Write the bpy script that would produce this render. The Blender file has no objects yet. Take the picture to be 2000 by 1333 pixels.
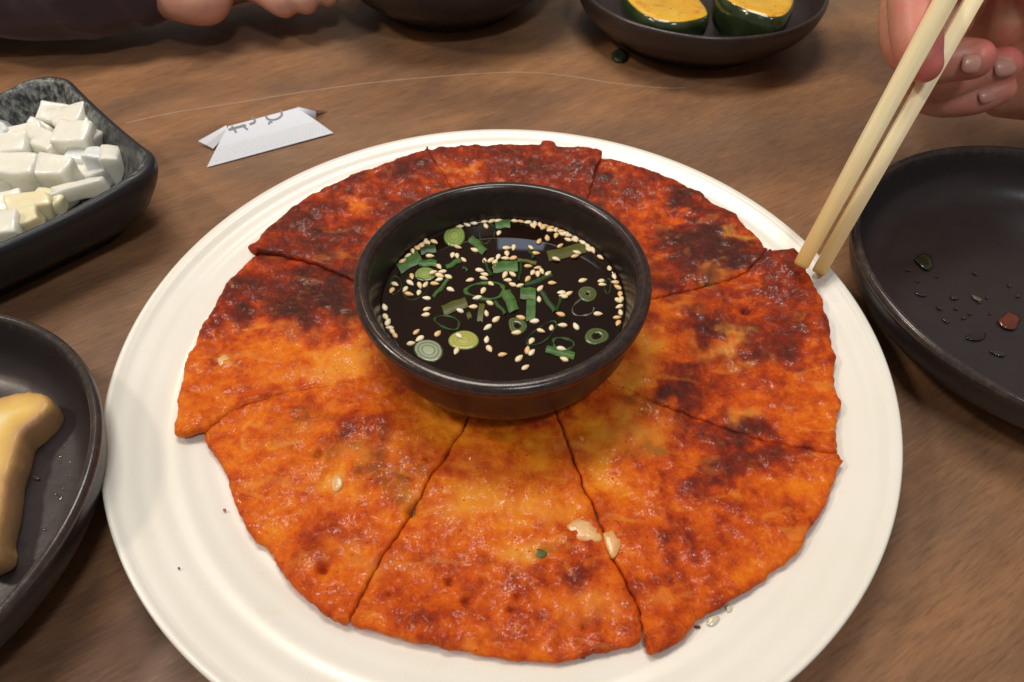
import bpy, bmesh, math, random
import numpy as np
from mathutils import Vector, noise, geometry, Matrix

random.seed(7)
SC = bpy.context.scene
COL = SC.collection
PI = math.pi
K = 0.01                                   # all builders work in centimetres

# ------------------------------------------------------------------ camera
F_PX, PIT, ROL, YAW = 1331.99, 0.869168, 0.0083415, 0.0201
CAM = np.array([0.0, -15.8968, 20.6029])
FW = np.array([math.sin(YAW)*math.cos(PIT), math.cos(YAW)*math.cos(PIT), -math.sin(PIT)])
_R = np.array([math.cos(YAW), -math.sin(YAW), 0.0]); _U = np.cross(_R, FW)
RT = _R*math.cos(ROL)+_U*math.sin(ROL); UP = -_R*math.sin(ROL)+_U*math.cos(ROL)
cam = bpy.data.cameras.new('camera'); co = bpy.data.objects.new('camera', cam); COL.objects.link(co)
cam.sensor_width = 36; cam.lens = 36*F_PX/2000
cam.clip_start = 0.01; cam.clip_end = 20
co.matrix_world = Matrix(((RT[0], UP[0], -FW[0], CAM[0]*K), (RT[1], UP[1], -FW[1], CAM[1]*K),
                          (RT[2], UP[2], -FW[2], CAM[2]*K), (0, 0, 0, 1)))
cam.dof.use_dof = True; cam.dof.focus_distance = 0.25; cam.dof.aperture_fstop = 17
SC.camera = co
SC.view_settings.view_transform = 'Standard'; SC.view_settings.look = 'None'
SC.view_settings.exposure = 0.0; SC.view_settings.gamma = 1.0

# ------------------------------------------------------------------ light: dim warm room, ceiling panel, cool window far off
w = bpy.data.worlds.new('World'); SC.world = w; w.use_nodes = True
w.node_tree.nodes['Background'].inputs[0].default_value = (1.0, 0.86, 0.74, 1)
w.node_tree.nodes['Background'].inputs[1].default_value = 0.20
def area(name, loc, target, sx, sy, power, color, shape='RECTANGLE'):
    l = bpy.data.lights.new(name, 'AREA'); l.shape = shape; l.size = sx; l.size_y = sy; l.energy = power; l.color = color
    o = bpy.data.objects.new(name, l); COL.objects.link(o); o.location = loc
    o.rotation_euler = (Vector(target)-Vector(loc)).to_track_quat('-Z', 'Y').to_euler(); return o
area('ceiling_lamp', (-0.12, 0.42, 1.15), (0, 0.02, 0), 0.50, 0.30, 7.6, (1.0, 0.93, 0.83))
area('ceiling_lamp', (0.25, -0.55, 1.30), (0, 0.02, 0), 0.24, 0.13, 4.9, (0.95, 0.97, 1.0))
area('side_lamp', (-0.85, 0.10, 0.95), (0, 0, 0), 0.12, 0.12, 4.2, (1.0, 0.87, 0.72))
area('window_light', (0.05, 1.25, 1.00), (0.0, 0.03, 0.03), 0.12, 0.20, 0.20, (0.62, 0.78, 1.0))
area('spot_lamp', (-0.55, 1.0, 1.35), (0, 0, 0.03), 0.05, 0.05, 1.1, (1.0, 0.74, 0.45))
area('spot_lamp', (-0.95, -0.15, 0.85), (0, 0, 0.03), 0.035, 0.035, 0.5, (1.0, 0.74, 0.45))

# ------------------------------------------------------------------ geometry of the view on the table: photo pixel -> point on a plane
def P(u, v, h):
    d = FW*F_PX+RT*(u-1000)-UP*(v-666.5)
    return CAM+d*((h-CAM[2])/d[2])
def D(u, v, dep):
    return CAM+FW*dep+RT*(u-1000)*dep/F_PX-UP*(v-666.5)*dep/F_PX
def PJ(p):
    d = np.asarray(p, float)-CAM; z = d@FW
    return np.stack([1000+F_PX*(d@RT)/z, 666.5-F_PX*(d@UP)/z], -1)

# ------------------------------------------------------------------ object helpers
def link(name, me, mat=None, parent=None, loc=(0, 0, 0), smooth=True):
    o = bpy.data.objects.new(name, me); COL.objects.link(o)
    if mat is not None: me.materials.append(mat)
    if smooth: me.shade_smooth()
    if parent is not None: o.parent = parent
    else: o.location = Vector(loc)*K
    return o
def mesh(name, V, Fc, mat=None, parent=None, smooth=True, origin=None, sharp=None):
    """V in cm in scene space. top-level: origin at base; child: relative to parent's origin."""
    V = np.asarray(V, float)
    if parent is not None:
        org = np.array(parent['org'][:])
    elif origin is not None: org = np.array(origin, float)
    else: org = np.array([V[:, 0].mean(), V[:, 1].mean(), V[:, 2].min()])
    me = bpy.data.meshes.new(name)
    me.from_pydata(((V-org)*K).tolist(), [], [tuple(int(i) for i in f) for f in Fc]); me.update()
    o = link(name, me, mat, parent, org, smooth)
    if sharp is not None: me.set_sharp_from_angle(angle=math.radians(sharp))
    o['org'] = org.tolist()
    return o
def tag(o, label, cat, group=None):
    o['label'] = label; o['category'] = cat
    if group: o['group'] = group
    return o
def fixnormals(o):
    bm = bmesh.new(); bm.from_mesh(o.data); bmesh.ops.recalc_face_normals(bm, faces=bm.faces); bm.to_mesh(o.data); bm.free(); return o
def lathe(prof, c, n=128, wob=None, closed=False):
    V = []; Fc = []
    m = len(prof)
    for i, (r, z) in enumerate(prof):
        for j in range(n):
            a = 2*PI*j/n; rr, zz = r, z
            if wob: rr, zz = wob(r, z, a)
            V.append((c[0]+rr*math.cos(a), c[1]+rr*math.sin(a), zz))
    rows = m if closed else m-1
    for i in range(rows):
        for j in range(n):
            a, b = i*n+j, i*n+(j+1) % n; cc, d = ((i+1) % m)*n+(j+1) % n, ((i+1) % m)*n+j
            Fc.append((a, b, cc, d))
    return V, Fc
def cr(pts, n=8):
    """Catmull-Rom through 2-D/3-D points"""
    pts = [np.array(p, float) for p in pts]; out = []
    q = [2*pts[0]-pts[1]]+pts+[2*pts[-1]-pts[-2]]
    for i in range(1, len(q)-2):
        for k in range(n):
            t = k/n; a, b, c, d = q[i-1:i+3]
            out.append(.5*((2*b)+(-a+c)*t+(2*a-5*b+4*c-d)*t*t+(-a+3*b-3*c+d)*t**3))
    out.append(pts[-1]); return out

# ------------------------------------------------------------------ material helpers
class NT:
    def __init__(s, name, **kw):
        s.m = bpy.data.materials.new(name); s.m.use_nodes = True; s.t = s.m.node_tree
        s.b = s.t.nodes['Principled BSDF']
        tc = s.t.nodes.new('ShaderNodeTexCoord')
        mp = s.t.nodes.new('ShaderNodeVectorMath'); mp.operation = 'SCALE'; mp.inputs['Scale'].default_value = 100
        s.t.links.new(tc.outputs['Object'], mp.inputs[0]); s.co = mp.outputs[0]
        for k, v in kw.items(): s.set(k, v)
    def set(s, k, v):
        k = k.replace('_', ' '); i = s.b.inputs[k]
        if hasattr(v, 'node'): s.t.links.new(v, i)
        elif isinstance(v, tuple) and len(v) == 3 and i.type == 'RGBA': i.default_value = (*v, 1)
        else: i.default_value = v
    def lk(s, v, i):
        if hasattr(v, 'node'): s.t.links.new(v, i)
        elif isinstance(v, tuple) and len(v) == 3 and i.type == 'RGBA': i.default_value = (*v, 1)
        else: i.default_value = v
    def noise(s, sc, det=4, rough=.55, vec=None, dist=0, col=False):
        n = s.t.nodes.new('ShaderNodeTexNoise'); n.inputs['Scale'].default_value = sc; n.inputs['Detail'].default_value = det
        n.inputs['Roughness'].default_value = rough; n.inputs['Distortion'].default_value = dist
        s.t.links.new(vec or s.co, n.inputs['Vector']); return n.outputs['Color' if col else 'Fac']
    def vor(s, sc, feat='F1', out='Distance', vec=None):
        n = s.t.nodes.new('ShaderNodeTexVoronoi'); n.feature = feat; n.inputs['Scale'].default_value = sc
        s.t.links.new(vec or s.co, n.inputs['Vector']); return n.outputs[out]
    def ramp(s, f, stops, interp='LINEAR'):
        n = s.t.nodes.new('ShaderNodeValToRGB'); n.color_ramp.interpolation = interp; e = n.color_ramp.elements
        while len(e) < len(stops): e.new(.5)
        for el, (p, c) in zip(e, stops):
            el.position = p; el.color = (*c, 1) if isinstance(c, tuple) else (c, c, c, 1)
        s.t.links.new(f, n.inputs[0]); return n.outputs[0]
    def mix(s, f, a, b, mode='MIX'):
        n = s.t.nodes.new('ShaderNodeMix'); n.data_type = 'RGBA'; n.blend_type = mode
        s.lk(f, n.inputs['Factor']); s.lk(a, n.inputs['A']) if False else s.lk(a, n.inputs[6]); s.lk(b, n.inputs[7]); return n.outputs[2]
    def math(s, op, a, b=0.0, c=None, clamp=False):
        n = s.t.nodes.new('ShaderNodeMath'); n.operation = op; n.use_clamp = clamp
        s.lk(a, n.inputs[0]); s.lk(b, n.inputs[1])
        if c is not None: s.lk(c, n.inputs[2])
        return n.outputs[0]
    def attr(s, name):
        n = s.t.nodes.new('ShaderNodeAttribute'); n.attribute_name = name; return n.outputs['Fac']
    def map(s, rot=(0, 0, 0), scale=(1, 1, 1), vec=None):
        n = s.t.nodes.new('ShaderNodeMapping'); n.inputs['Rotation'].default_value = rot; n.inputs['Scale'].default_value = scale
        s.t.links.new(vec or s.co, n.inputs['Vector']); return n.outputs[0]
    def bump(s, h, strength=.5, dist=.02, prev=None):
        n = s.t.nodes.new('ShaderNodeBump'); n.inputs['Strength'].default_value = strength; n.inputs['Distance'].default_value = dist*K
        s.t.links.new(h, n.inputs['Height'])
        if prev is not None: s.t.links.new(prev, n.inputs['Normal'])
        return n.outputs[0]
    def geo(s, out):
        n = s.t.nodes.new('ShaderNodeNewGeometry'); return n.outputs[out]

# table laminate
def m_table():
    s = NT('walnut_laminate')
    r = s.map(rot=(0, 0, -math.radians(31)))
    st = s.map(scale=(.22, 1.0, 1), vec=r)
    fine = s.map(scale=(.30, 2.6, 1), vec=r)
    cl = s.map(scale=(.55, 1.0, 1), vec=r)
    blot = s.noise(.17, 3, .5, cl, 0.6)
    base = s.ramp(blot, [(.30, (.150, .078, .048)), (.42, (.215, .110, .058)), (.55, (.30, .150, .072)), (.70, (.37, .185, .084))])
    g = s.noise(1.5, 5, .6, st, .4)
    base = s.mix(s.ramp(g, [(.40, 0.0), (.66, .30)]), base, (.095, .052, .036))
    grey = s.noise(.10, 2, .5, cl)
    base = s.mix(s.ramp(grey, [(.46, 0.0), (.66, .60)]), base, (.20, .132, .088))
    f = s.noise(3.4, 7, .72, fine)
    base = s.mix(s.ramp(f, [(.36, .42), (.49, 0.0)]), base, (.075, .042, .028))
    base = s.mix(s.ramp(f, [(.53, 0.0), (.70, .26)]), base, (.44, .28, .17))
    s.set('Base Color', base)
    s.set('Roughness', s.ramp(s.noise(.6, 4), [(.3, .36), (.7, .50)]))
    s.set('Specular IOR Level', .42)
    s.set('Normal', s.bump(f, .22, .012, s.bump(s.noise(12, 3), .12, .006)))
    return s.m
# cream stoneware
def m_cream():
    s = NT('cream_glaze')
    n = s.noise(.35, 3); rr = s.noise(1.2, 4, .6)
    c = s.mix(s.ramp(n, [(.35, 0.0), (.7, 1.0)]), (.82, .80, .735), (.80, .775, .69))
    c = s.mix(s.ramp(rr, [(.60, 0.0), (.8, .35)]), c, (.74, .66, .50))
    sp = s.vor(1.1); c = s.mix(s.ramp(sp, [(.0, .8), (.016, 0.0)]), c, (.16, .09, .05))
    s.set('Base Color', c); s.set('Roughness', .30); s.set('Coat Weight', .35); s.set('Coat Roughness', .12)
    s.set('Subsurface Weight', .08); s.set('Subsurface Radius', (1, .8, .5)); s.set('Subsurface Scale', .003)
    s.set('Normal', s.bump(s.noise(2.2, 3), .12, .02)); return s.m
# black-brown stoneware
def m_stone(name='brown_black_stoneware', base=(.024, .0165, .0165), wear=(.085, .055, .045), rough=.34, coat=.0):
    s = NT(name)
    n = s.noise(1.1, 4); c = s.mix(n, base, tuple(x*1.5 for x in base))
    e = s.attr('rim'); sc = s.map(scale=(1, 1, 1)); wn = s.noise(3.5, 6, .7)
    c = s.mix(s.math('MULTIPLY', e, s.ramp(wn, [(.46, .10), (.66, .55)])), c, wear)
    s.set('Base Color', c)
    s.set('Roughness', s.math('SUBTRACT', s.math('ADD', s.math('MULTIPLY', s.noise(1.5, 5), .22), rough-.11), s.math('MULTIPLY', e, .10))); s.set('Specular IOR Level', .5)
    if coat: s.set('Coat Weight', coat); s.set('Coat Roughness', .12)
    s.set('Normal', s.bump(s.noise(11, 4, .7), .30, .010, s.bump(s.noise(1.6, 3), .25, .03)))
    return s.m
def m_pancake():
    s = NT('fried_kimchi_batter')
    ri = s.t.nodes.new('ShaderNodeObjectInfo').outputs['Random']
    c0 = s.attr('char')
    n1 = s.noise(1.9, 8, .7, dist=.8); n2 = s.noise(6.0, 7, .75, dist=.5); n3 = s.noise(19, 5, .75)
    v = s.math('ADD', c0, s.math('MULTIPLY', s.math('SUBTRACT', n1, .5), .30))
    v = s.math('ADD', v, s.math('MULTIPLY', s.math('SUBTRACT', n2, .5), .48))
    v = s.math('ADD', v, s.math('MULTIPLY', s.math('SUBTRACT', n3, .5), .34), clamp=True)
    col = s.ramp(v, [(.0, (.84, .27, .008)), (.17, (.77, .165, .003)), (.34, (.63, .090, .002)), (.52, (.40, .038, .002)),
                     (.66, (.225, .019, .005)), (.82, (.115, .014, .007)), (1.0, (.060, .012, .009))])
    # dry fried skin, pale mottling
    mott = s.math('MULTIPLY', s.ramp(s.noise(4.2, 7, .72, dist=1.0), [(.52, 0.0), (.66, 1.0)]), s.ramp(c0, [(.12, .50), (.75, .10)]))
    col = s.mix(mott, col, (.88, .30, .03))
    pal = s.attr('pale'); col = s.mix(s.math('MULTIPLY', pal, s.ramp(n2, [(.35, .25), (.6, .9)])), col, (.80, .38, .07))
    gr = s.attr('green'); col = s.mix(s.math('MULTIPLY', gr, s.ramp(n1, [(.35, .2), (.6, .9)])), col, (.22, .17, .012))
    cab = s.math('MULTIPLY', s.ramp(s.noise(1.3, 2, .4, s.map(rot=(0, 0, .9), scale=(.7, 1.3, 1)), .8), [(.63, 0.0), (.72, .45)]), s.ramp(c0, [(.3, 1.0), (.75, .35)]))
    col = s.mix(cab, col, s.mix(n2, (.82, .24, .012), (.84, .34, .06)))
    # chilli flakes
    fl = s.vor(2.6); msk = s.ramp(fl, [(.05, .85), (.10, 0.0)])
    col = s.mix(msk, col, (.36, .008, .004))
    fk = s.vor(4.7); col = s.mix(s.ramp(fk, [(.03, .8), (.06, 0.0)]), col, (.09, .012, .006))
    s.set('Base Color', col)
    s.set('Roughness', s.ramp(s.noise(6, 5, .7), [(.35, .30), (.62, .60)]))
    s.set('Specular IOR Level', .20)
    s.set('Coat Weight', s.math('MULTIPLY', s.ramp(s.noise(1.4, 3), [(.38, .25), (.64, 1.0)]), s.ramp(s.noise(14, 5, .8), [(.50, .0), (.62, .8)]))); s.set('Coat Roughness', .16)
    s.set('Subsurface Weight', .12); s.set('Subsurface Radius', (1, .3, .1)); s.set('Subsurface Scale', .002)
    b = s.bump(s.noise(5.5, 7, .75, dist=.6), .8, .045)
    b = s.bump(s.noise(15, 6, .8), .9, .030, b)
    b = s.bump(s.ramp(s.vor(5.5), [(.0, 0.0), (.16, 1.0)]), .35, .02, b)
    s.set('Normal', b); return s.m
def m_simple(name, col, rough=.4, bump=0, bs=5, sss=0, rad=(1, .6, .4), col2=None, cs=2.0, coat=0, spec=.5, sscale=.003, trans=0):
    s = NT(name); c = col
    if col2: c = s.mix(s.ramp(s.noise(cs, 5, .6), [(.35, 0.0), (.65, 1.0)]), col, col2)
    s.set('Base Color', c); s.set('Roughness', rough); s.set('Specular IOR Level', spec)
    if coat: s.set('Coat Weight', coat); s.set('Coat Roughness', .08)
    if sss: s.set('Subsurface Weight', sss); s.set('Subsurface Radius', rad); s.set('Subsurface Scale', sscale)
    if trans: s.set('Transmission Weight', trans)
    if bump: s.set('Normal', s.bump(s.noise(bs, 5, .6), bump, .03))
    return s.m
M = {}
M['table'] = m_table(); M['cream'] = m_cream(); M['dish'] = m_stone(base=(.0165, .0105, .0105), wear=(.075, .045, .036), rough=.30)
M['plate'] = m_stone('black_stoneware', (.024, .019, .020), (.10, .075, .06), .30)
M['bowl'] = m_stone('grey_brown_stoneware', (.030, .021, .020), (.07, .05, .045), .38)
M['pancake'] = m_pancake()
M['soy'] = m_simple('soy_sauce', (.015, .0055, .0030), .015, spec=.5, col2=(.009, .0035, .002), cs=.35)
M['seed_a'] = m_simple('toasted_sesame', (.90, .76, .50), .38, .2, 20, col2=(.82, .62, .34), cs=6)
M['seed_b'] = m_simple('golden_sesame', (.84, .58, .28), .38, .2, 20, col2=(.76, .46, .19), cs=6)
M['seed_c'] = m_simple('pale_sesame', (.93, .84, .64), .36, .2, 20, col2=(.86, .72, .48), cs=6)
M['leaf'] = m_simple('scallion_green', (.024, .085, .016), .45, .5, 9, col2=(.075, .17, .03), cs=5, coat=.06, spec=.3)
M['leafd'] = m_simple('dark_scallion_green', (.012, .042, .010), .4, .5, 9, col2=(.03, .08, .014), cs=5, coat=.06, spec=.3)
M['leafo'] = m_simple('olive_scallion_green', (.060, .078, .010), .45, .5, 9, col2=(.10, .09, .014), cs=4, coat=.06, spec=.3)
def m_disc(name, ca, cb, cc):
    s = NT(name); rr = s.attr('rad')
    c = s.ramp(s.math('ADD', rr, s.math('MULTIPLY', s.math('SUBTRACT', s.noise(5, 3), .5), .12)), [(.0, cb), (.35, cb), (.42, ca), (.55, cb), (.72, ca), (.85, cb), (.97, cc)])
    s.set('Base Color', c); s.set('Roughness', .25); s.set('Coat Weight', .5); s.set('Coat Roughness', .06)
    s.set('Subsurface Weight', .3); s.set('Subsurface Radius', (.6, 1, .3)); s.set('Subsurface Scale', .002); return s.m
M['disc_g'] = m_disc('pale_scallion_slice', (.16, .24, .045), (.28, .36, .10), (.10, .20, .03))
M['disc_y'] = m_disc('yellow_scallion_slice', (.34, .33, .035), (.40, .41, .09), (.26, .31, .08))
M['disc_w'] = m_disc('white_scallion_slice', (.14, .17, .09), (.34, .40, .25), (.06, .08, .04))
M['disc_d'] = m_disc('dark_scallion_slice', (.045, .055, .012), (.11, .14, .035), (.055, .10, .022))
M['skin'] = None
M['onion'] = m_simple('translucent_onion', (.72, .42, .17), .3, .4, 6, sss=.3, coat=.3, col2=(.66, .30, .08), cs=3)
M['oniong'] = m_simple('clear_onion_crumb', (.66, .60, .46), .15, .2, 6, sss=.4, coat=.5)
M['paper'] = None
M['ink'] = m_simple('grey_green_print', (.26, .28, .27), .7)
M['crease'] = m_simple('pancake_crumb', (.45, .08, .01), .4)

# ------------------------------------------------------------------ table
def build_table():
    nx = 2
    V = [(-90, -45, 0), (90, -45, 0), (90, 75, 0), (-90, 75, 0), (-90, -45, -2.5), (90, -45, -2.5), (90, 75, -2.5), (-90, 75, -2.5)]
    Fc = [(0, 1, 2, 3), (7, 6, 5, 4), (0, 4, 5, 1), (1, 5, 6, 2), (2, 6, 7, 3), (3, 7, 4, 0)]
    o = mesh('table', V, Fc, M['table'], smooth=False, origin=(0, 0, 0)); o['kind'] = 'structure'
    # long faint hairline scratch
    px = [(245, 241), (330, 222), (450, 203), (560, 185), (700, 165), (830, 152), (960, 143), (1040, 142), (1120, 150), (1200, 163), (1290, 172), (1340, 172)]
    pts = [P(u, v, 0.0) for u, v in cr(px, 6)]
    V = []; Fc = []
    for i, p in enumerate(pts):
        t = pts[min(i+1, len(pts)-1)]-pts[max(i-1, 0)]; t /= np.linalg.norm(t); n = np.array([-t[1], t[0], 0])*.022
        V += [p-n+[0, 0, .003], p+[0, 0, .018], p+n+[0, 0, .003]]
        if i: a = 3*i; Fc += [(a-3, a, a+1, a-2), (a-2, a+1, a+2, a-1)]
    mesh('scratch', V, Fc, m_simple('dried_hairline', (.42, .29, .20), .5), o)
    return o
TABLE = build_table()

# ------------------------------------------------------------------ serving plate
def zplate(r):
    r = np.asarray(r, float)
    return 0.62+1.28*np.clip((r-7)/6.5, 0, None)**2
PLATE_C = (0, 0)
def build_plate():
    prof = []
    for r in np.linspace(0.001, 13.30, 150): prof.append((r, float(zplate(r))))
    prof += [(13.42, 1.90), (13.50, 1.87), (13.52, 1.80), (13.46, 1.70), (13.2, 1.56)]
    for r in np.linspace(12.6, 8.2, 12): prof.append((r, float(zplate(r))-.42))
    prof += [(7.8, .22), (7.7, 0.0), (7.1, 0.0), (7.0, .2), (0.001, .22)]
    def wob(r, z, a):
        zz = z
        if r < 13.3 and z > .5:
            ex = r+.22*math.cos(a-1.0)+.10*math.cos(2*a+.6)       # hand-thrown rings, slightly off centre
            k = min(1, max(0, (r-2)/3))
            zz += k*(.010*math.sin(ex*5.2)+.009*math.sin(ex*9.1+1.3*math.sin(a))+.022*math.sin(ex*2.4+.5*math.sin(a)))
        return r*(1+.0022*math.cos(2*a+.4)), zz+.02*math.cos(a*2+1)*(r/13.5)**2*(1 if z > .3 else 0)
    V, Fc = lathe(prof, (0, 0), 256, wob)
    o = mesh('serving_plate', V, Fc, M['cream'], origin=(0, 0, 0)); fixnormals(o)
    return tag(o, 'large round cream plate with thrown rings carrying the sliced kimchi pancake', 'plate')
PLATE = build_plate()

# ------------------------------------------------------------------ pancake slices
CUT = (1022, 657)
def nz(x, y, z, sc, octv=3):
    return noise.fractal(Vector((x*sc, y*sc, z)), 1.0, 2.0, octv, noise_basis='PERLIN_ORIGINAL')
# shared browning of the pancake's skin: (u, v, ru, rv, amount) where the photograph shows it
BLOBS = [
 (700,385,60,26,-.22),(905,332,30,22,-.50),(940,362,60,14,-.28),(810,362,60,14,-.26),(690,398,30,24,-.38),(725,455,40,18,-.24),(1125,306,42,14,-.28),
 (1190,322,26,12,-.30),(1218,345,24,12,-.26),(800,325,30,14,.22),(750,345,30,14,.18),(960,300,60,14,.16),(1040,310,40,20,.10),(880,310,26,14,.1),
 (600,420,70,34,.12),(640,470,60,30,.16),(560,450,30,16,-.05),(625,460,22,14,.18),(700,470,34,14,-.16),(560,500,50,14,-.05),(590,498,50,10,.12),
 (1190,358,40,16,.30),(1265,362,26,10,-.12),(1335,390,48,26,.32),(1330,417,26,10,-.62),(1280,405,24,16,-.32),(1380,436,14,14,-.34),(1360,455,42,30,.26),(1250,430,46,46,-.24),
 (1260,520,44,40,-.18),(1330,500,60,30,.24),(1420,480,42,30,.42),(1440,440,44,16,-.34),(1400,400,60,12,-.16),(1475,470,30,12,-.30),(1340,560,60,20,.22),(1300,570,30,12,.25),
 (1400,520,60,18,.10),(1390,540,40,10,-.1),(1230,480,26,60,-.14),
 (500,570,50,30,.22),(620,560,70,30,.40),(560,600,60,20,.18),(650,590,60,26,.30),(480,610,26,26,.14),(430,640,30,18,.18),(690,530,40,30,.06),(500,525,50,20,-.05),
 (532,640,52,18,-.42),(640,610,24,12,-.40),(580,640,60,40,.12),(610,650,60,16,.12),(560,690,80,14,-.16),(690,690,90,34,-.42),(600,715,120,24,-.30),(420,690,18,12,.30),
 (690,650,36,12,.20),(460,740,80,26,-.04),(400,790,60,26,-.10),(380,700,22,60,-.26),(420,600,22,40,-.20),(480,510,20,30,-.15),(470,700,40,16,-.30),(620,745,80,12,-.15),(655,640,30,10,-.2),
 (1345,592,60,20,-.34),(1400,560,70,16,-.26),(1485,545,26,12,-.32),(1525,500,40,30,.10),(1560,560,20,20,.06),(1470,610,36,22,-.30),(1400,620,46,24,.18),(1360,640,40,20,.22),
 (1430,650,60,22,.14),(1510,640,50,36,.20),(1300,600,40,18,-.30),(1270,650,46,50,-.36),(1240,720,30,40,-.34),(1330,690,50,26,-.24),(1420,700,50,14,.20),(1350,720,40,14,.30),
 (1300,775,56,30,.44),(1380,770,60,18,.22),(1330,750,50,14,.24),(1520,690,50,28,.24),(1450,740,60,18,.0),(1560,740,30,24,-.18),(1400,770,40,14,-.05),(1600,640,24,120,-.22),(1610,780,24,60,-.1),
 (1490,840,60,16,.34),(1400,830,50,16,.24),(1560,860,50,14,.04),(1440,790,40,14,-.12),(1280,810,30,10,.1),(1595,860,30,20,-.14),(1560,620,24,14,.1),
 (1430,858,80,16,.40),(1530,885,70,18,.24),(1410,905,50,22,.36),(1400,936,60,16,.30),(1480,925,60,18,.16),(1490,868,24,10,-.28),(1345,910,26,24,-.12),(1330,950,40,26,.18),
 (1300,885,40,26,-.02),(1230,850,60,30,-.22),(1150,860,40,40,-.18),(1180,930,40,60,-.26),(1160,960,20,70,-.14),(1390,990,50,30,.10),(1350,1050,60,34,.22),(1290,1030,60,30,.10),
 (1270,1120,60,26,.24),(1250,1170,30,40,.14),(1350,1140,60,30,.06),(1500,1000,80,50,.04),(1600,950,40,60,-.14),(1560,1060,50,40,-.12),(1420,1130,60,30,-.1),(1210,790,30,20,.14),(1110,800,24,12,.34),(1440,880,100,20,.1),
 (720,835,56,18,.34),(770,812,30,12,.20),(660,810,60,24,.10),(740,880,80,26,.16),(770,920,60,26,.22),(790,970,50,26,.14),(840,800,60,18,-.22),(860,830,50,34,-.20),(780,770,40,14,-.05),(790,755,30,10,.30),
 (600,790,70,18,.10),(540,830,60,26,-.02),(500,860,50,20,-.06),(640,930,50,30,-.14),(560,970,60,40,-.06),(660,1030,50,26,.20),(600,1050,50,30,.12),(720,1070,40,40,.12),(520,1010,40,40,-.02),
 (640,1120,60,40,.06),(690,1170,30,30,.02),(450,830,40,20,.10),(700,960,26,16,-.22),
 (960,850,80,26,-.06),(950,880,90,40,-.30),(1030,890,50,40,-.26),(900,960,60,30,-.24),(970,1000,90,40,-.26),(1080,960,50,40,-.22),(1000,1080,40,26,-.34),(880,1060,50,20,.0),(840,1130,60,40,.14),
 (1050,830,40,14,.34),(1000,930,60,12,.12),(930,920,40,10,.14),(880,920,20,10,.16),(1110,1110,80,26,.28),(1160,1100,40,26,.24),(1080,1060,30,14,-.1),(1130,1170,60,24,-.06),(950,1150,90,26,.12),
 (860,1200,90,20,.16),(1020,1220,120,24,.16),(1180,1210,50,30,.20),(900,1110,60,14,.1),(1020,1130,50,16,.10),(1150,1240,60,18,.06),
]
PALE = [(1010,1082,34,20,.7),(930,980,50,30,.4),(1060,1000,50,24,.35),(880,1000,30,20,.3),(1250,850,44,26,.5),(1200,820,30,14,.35),(700,900,30,12,.2),(720,1090,50,24,.35),(790,870,40,20,.15),
        (435,705,16,10,.9),(655,942,12,14,.8),(493,850,10,8,.7),(1405,690,26,14,.6),(1480,700,20,8,.4),(1440,820,24,10,.6),(690,700,60,18,.3),(570,650,30,12,.25),(1420,660,10,30,.5),(1260,680,30,40,.3),
        (1330,600,30,12,.3),(1230,560,16,20,.3),(1380,540,40,8,.25),(1450,460,10,8,.6),(640,730,40,12,.4),(905,332,14,8,.35),(690,400,12,10,.3),(1145,1180,44,26,.4),(1240,750,24,24,.5),(560,735,60,10,.25),(1120,870,14,10,.5)]
GREEN = [(700,885,56,22,.55),(770,945,50,34,.5),(800,985,24,20,.6),(600,820,50,18,.35),(1270,880,24,14,.8),(1052,1080,18,10,.9),(1240,790,34,10,.35),(840,800,20,10,.3),(640,905,16,10,.4),(560,860,26,14,.3)]
HOLES = [(877,1137,8),(996,1191,7),(630,1113,9),(620,886,8),(1457,607,8),(1340,1015,4),(1422,963,5),(803,1000,9),(836,895,7),(1010,1165,5),(908,1172,6),(1140,1225,5),(760,1160,5)]
def field(uv, lst):
    out = np.zeros(len(uv))
    for u, v, ru, rv, a in lst:
        out += a*np.exp(-(((uv[:, 0]-u)/ru)**2+((uv[:, 1]-v)/rv)**2)*.9)
    return out
def base_char(uv):
    v = uv[:, 1]; u = uv[:, 0]
    b = np.interp(v, [250, 450, 620, 700, 800, 1300], [.70, .69, .59, .41, .31, .37])
    b = b+np.where(u > 1300, np.interp(v, [500, 800, 1000], [0, .10, .04]), 0)
    return b

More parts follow.
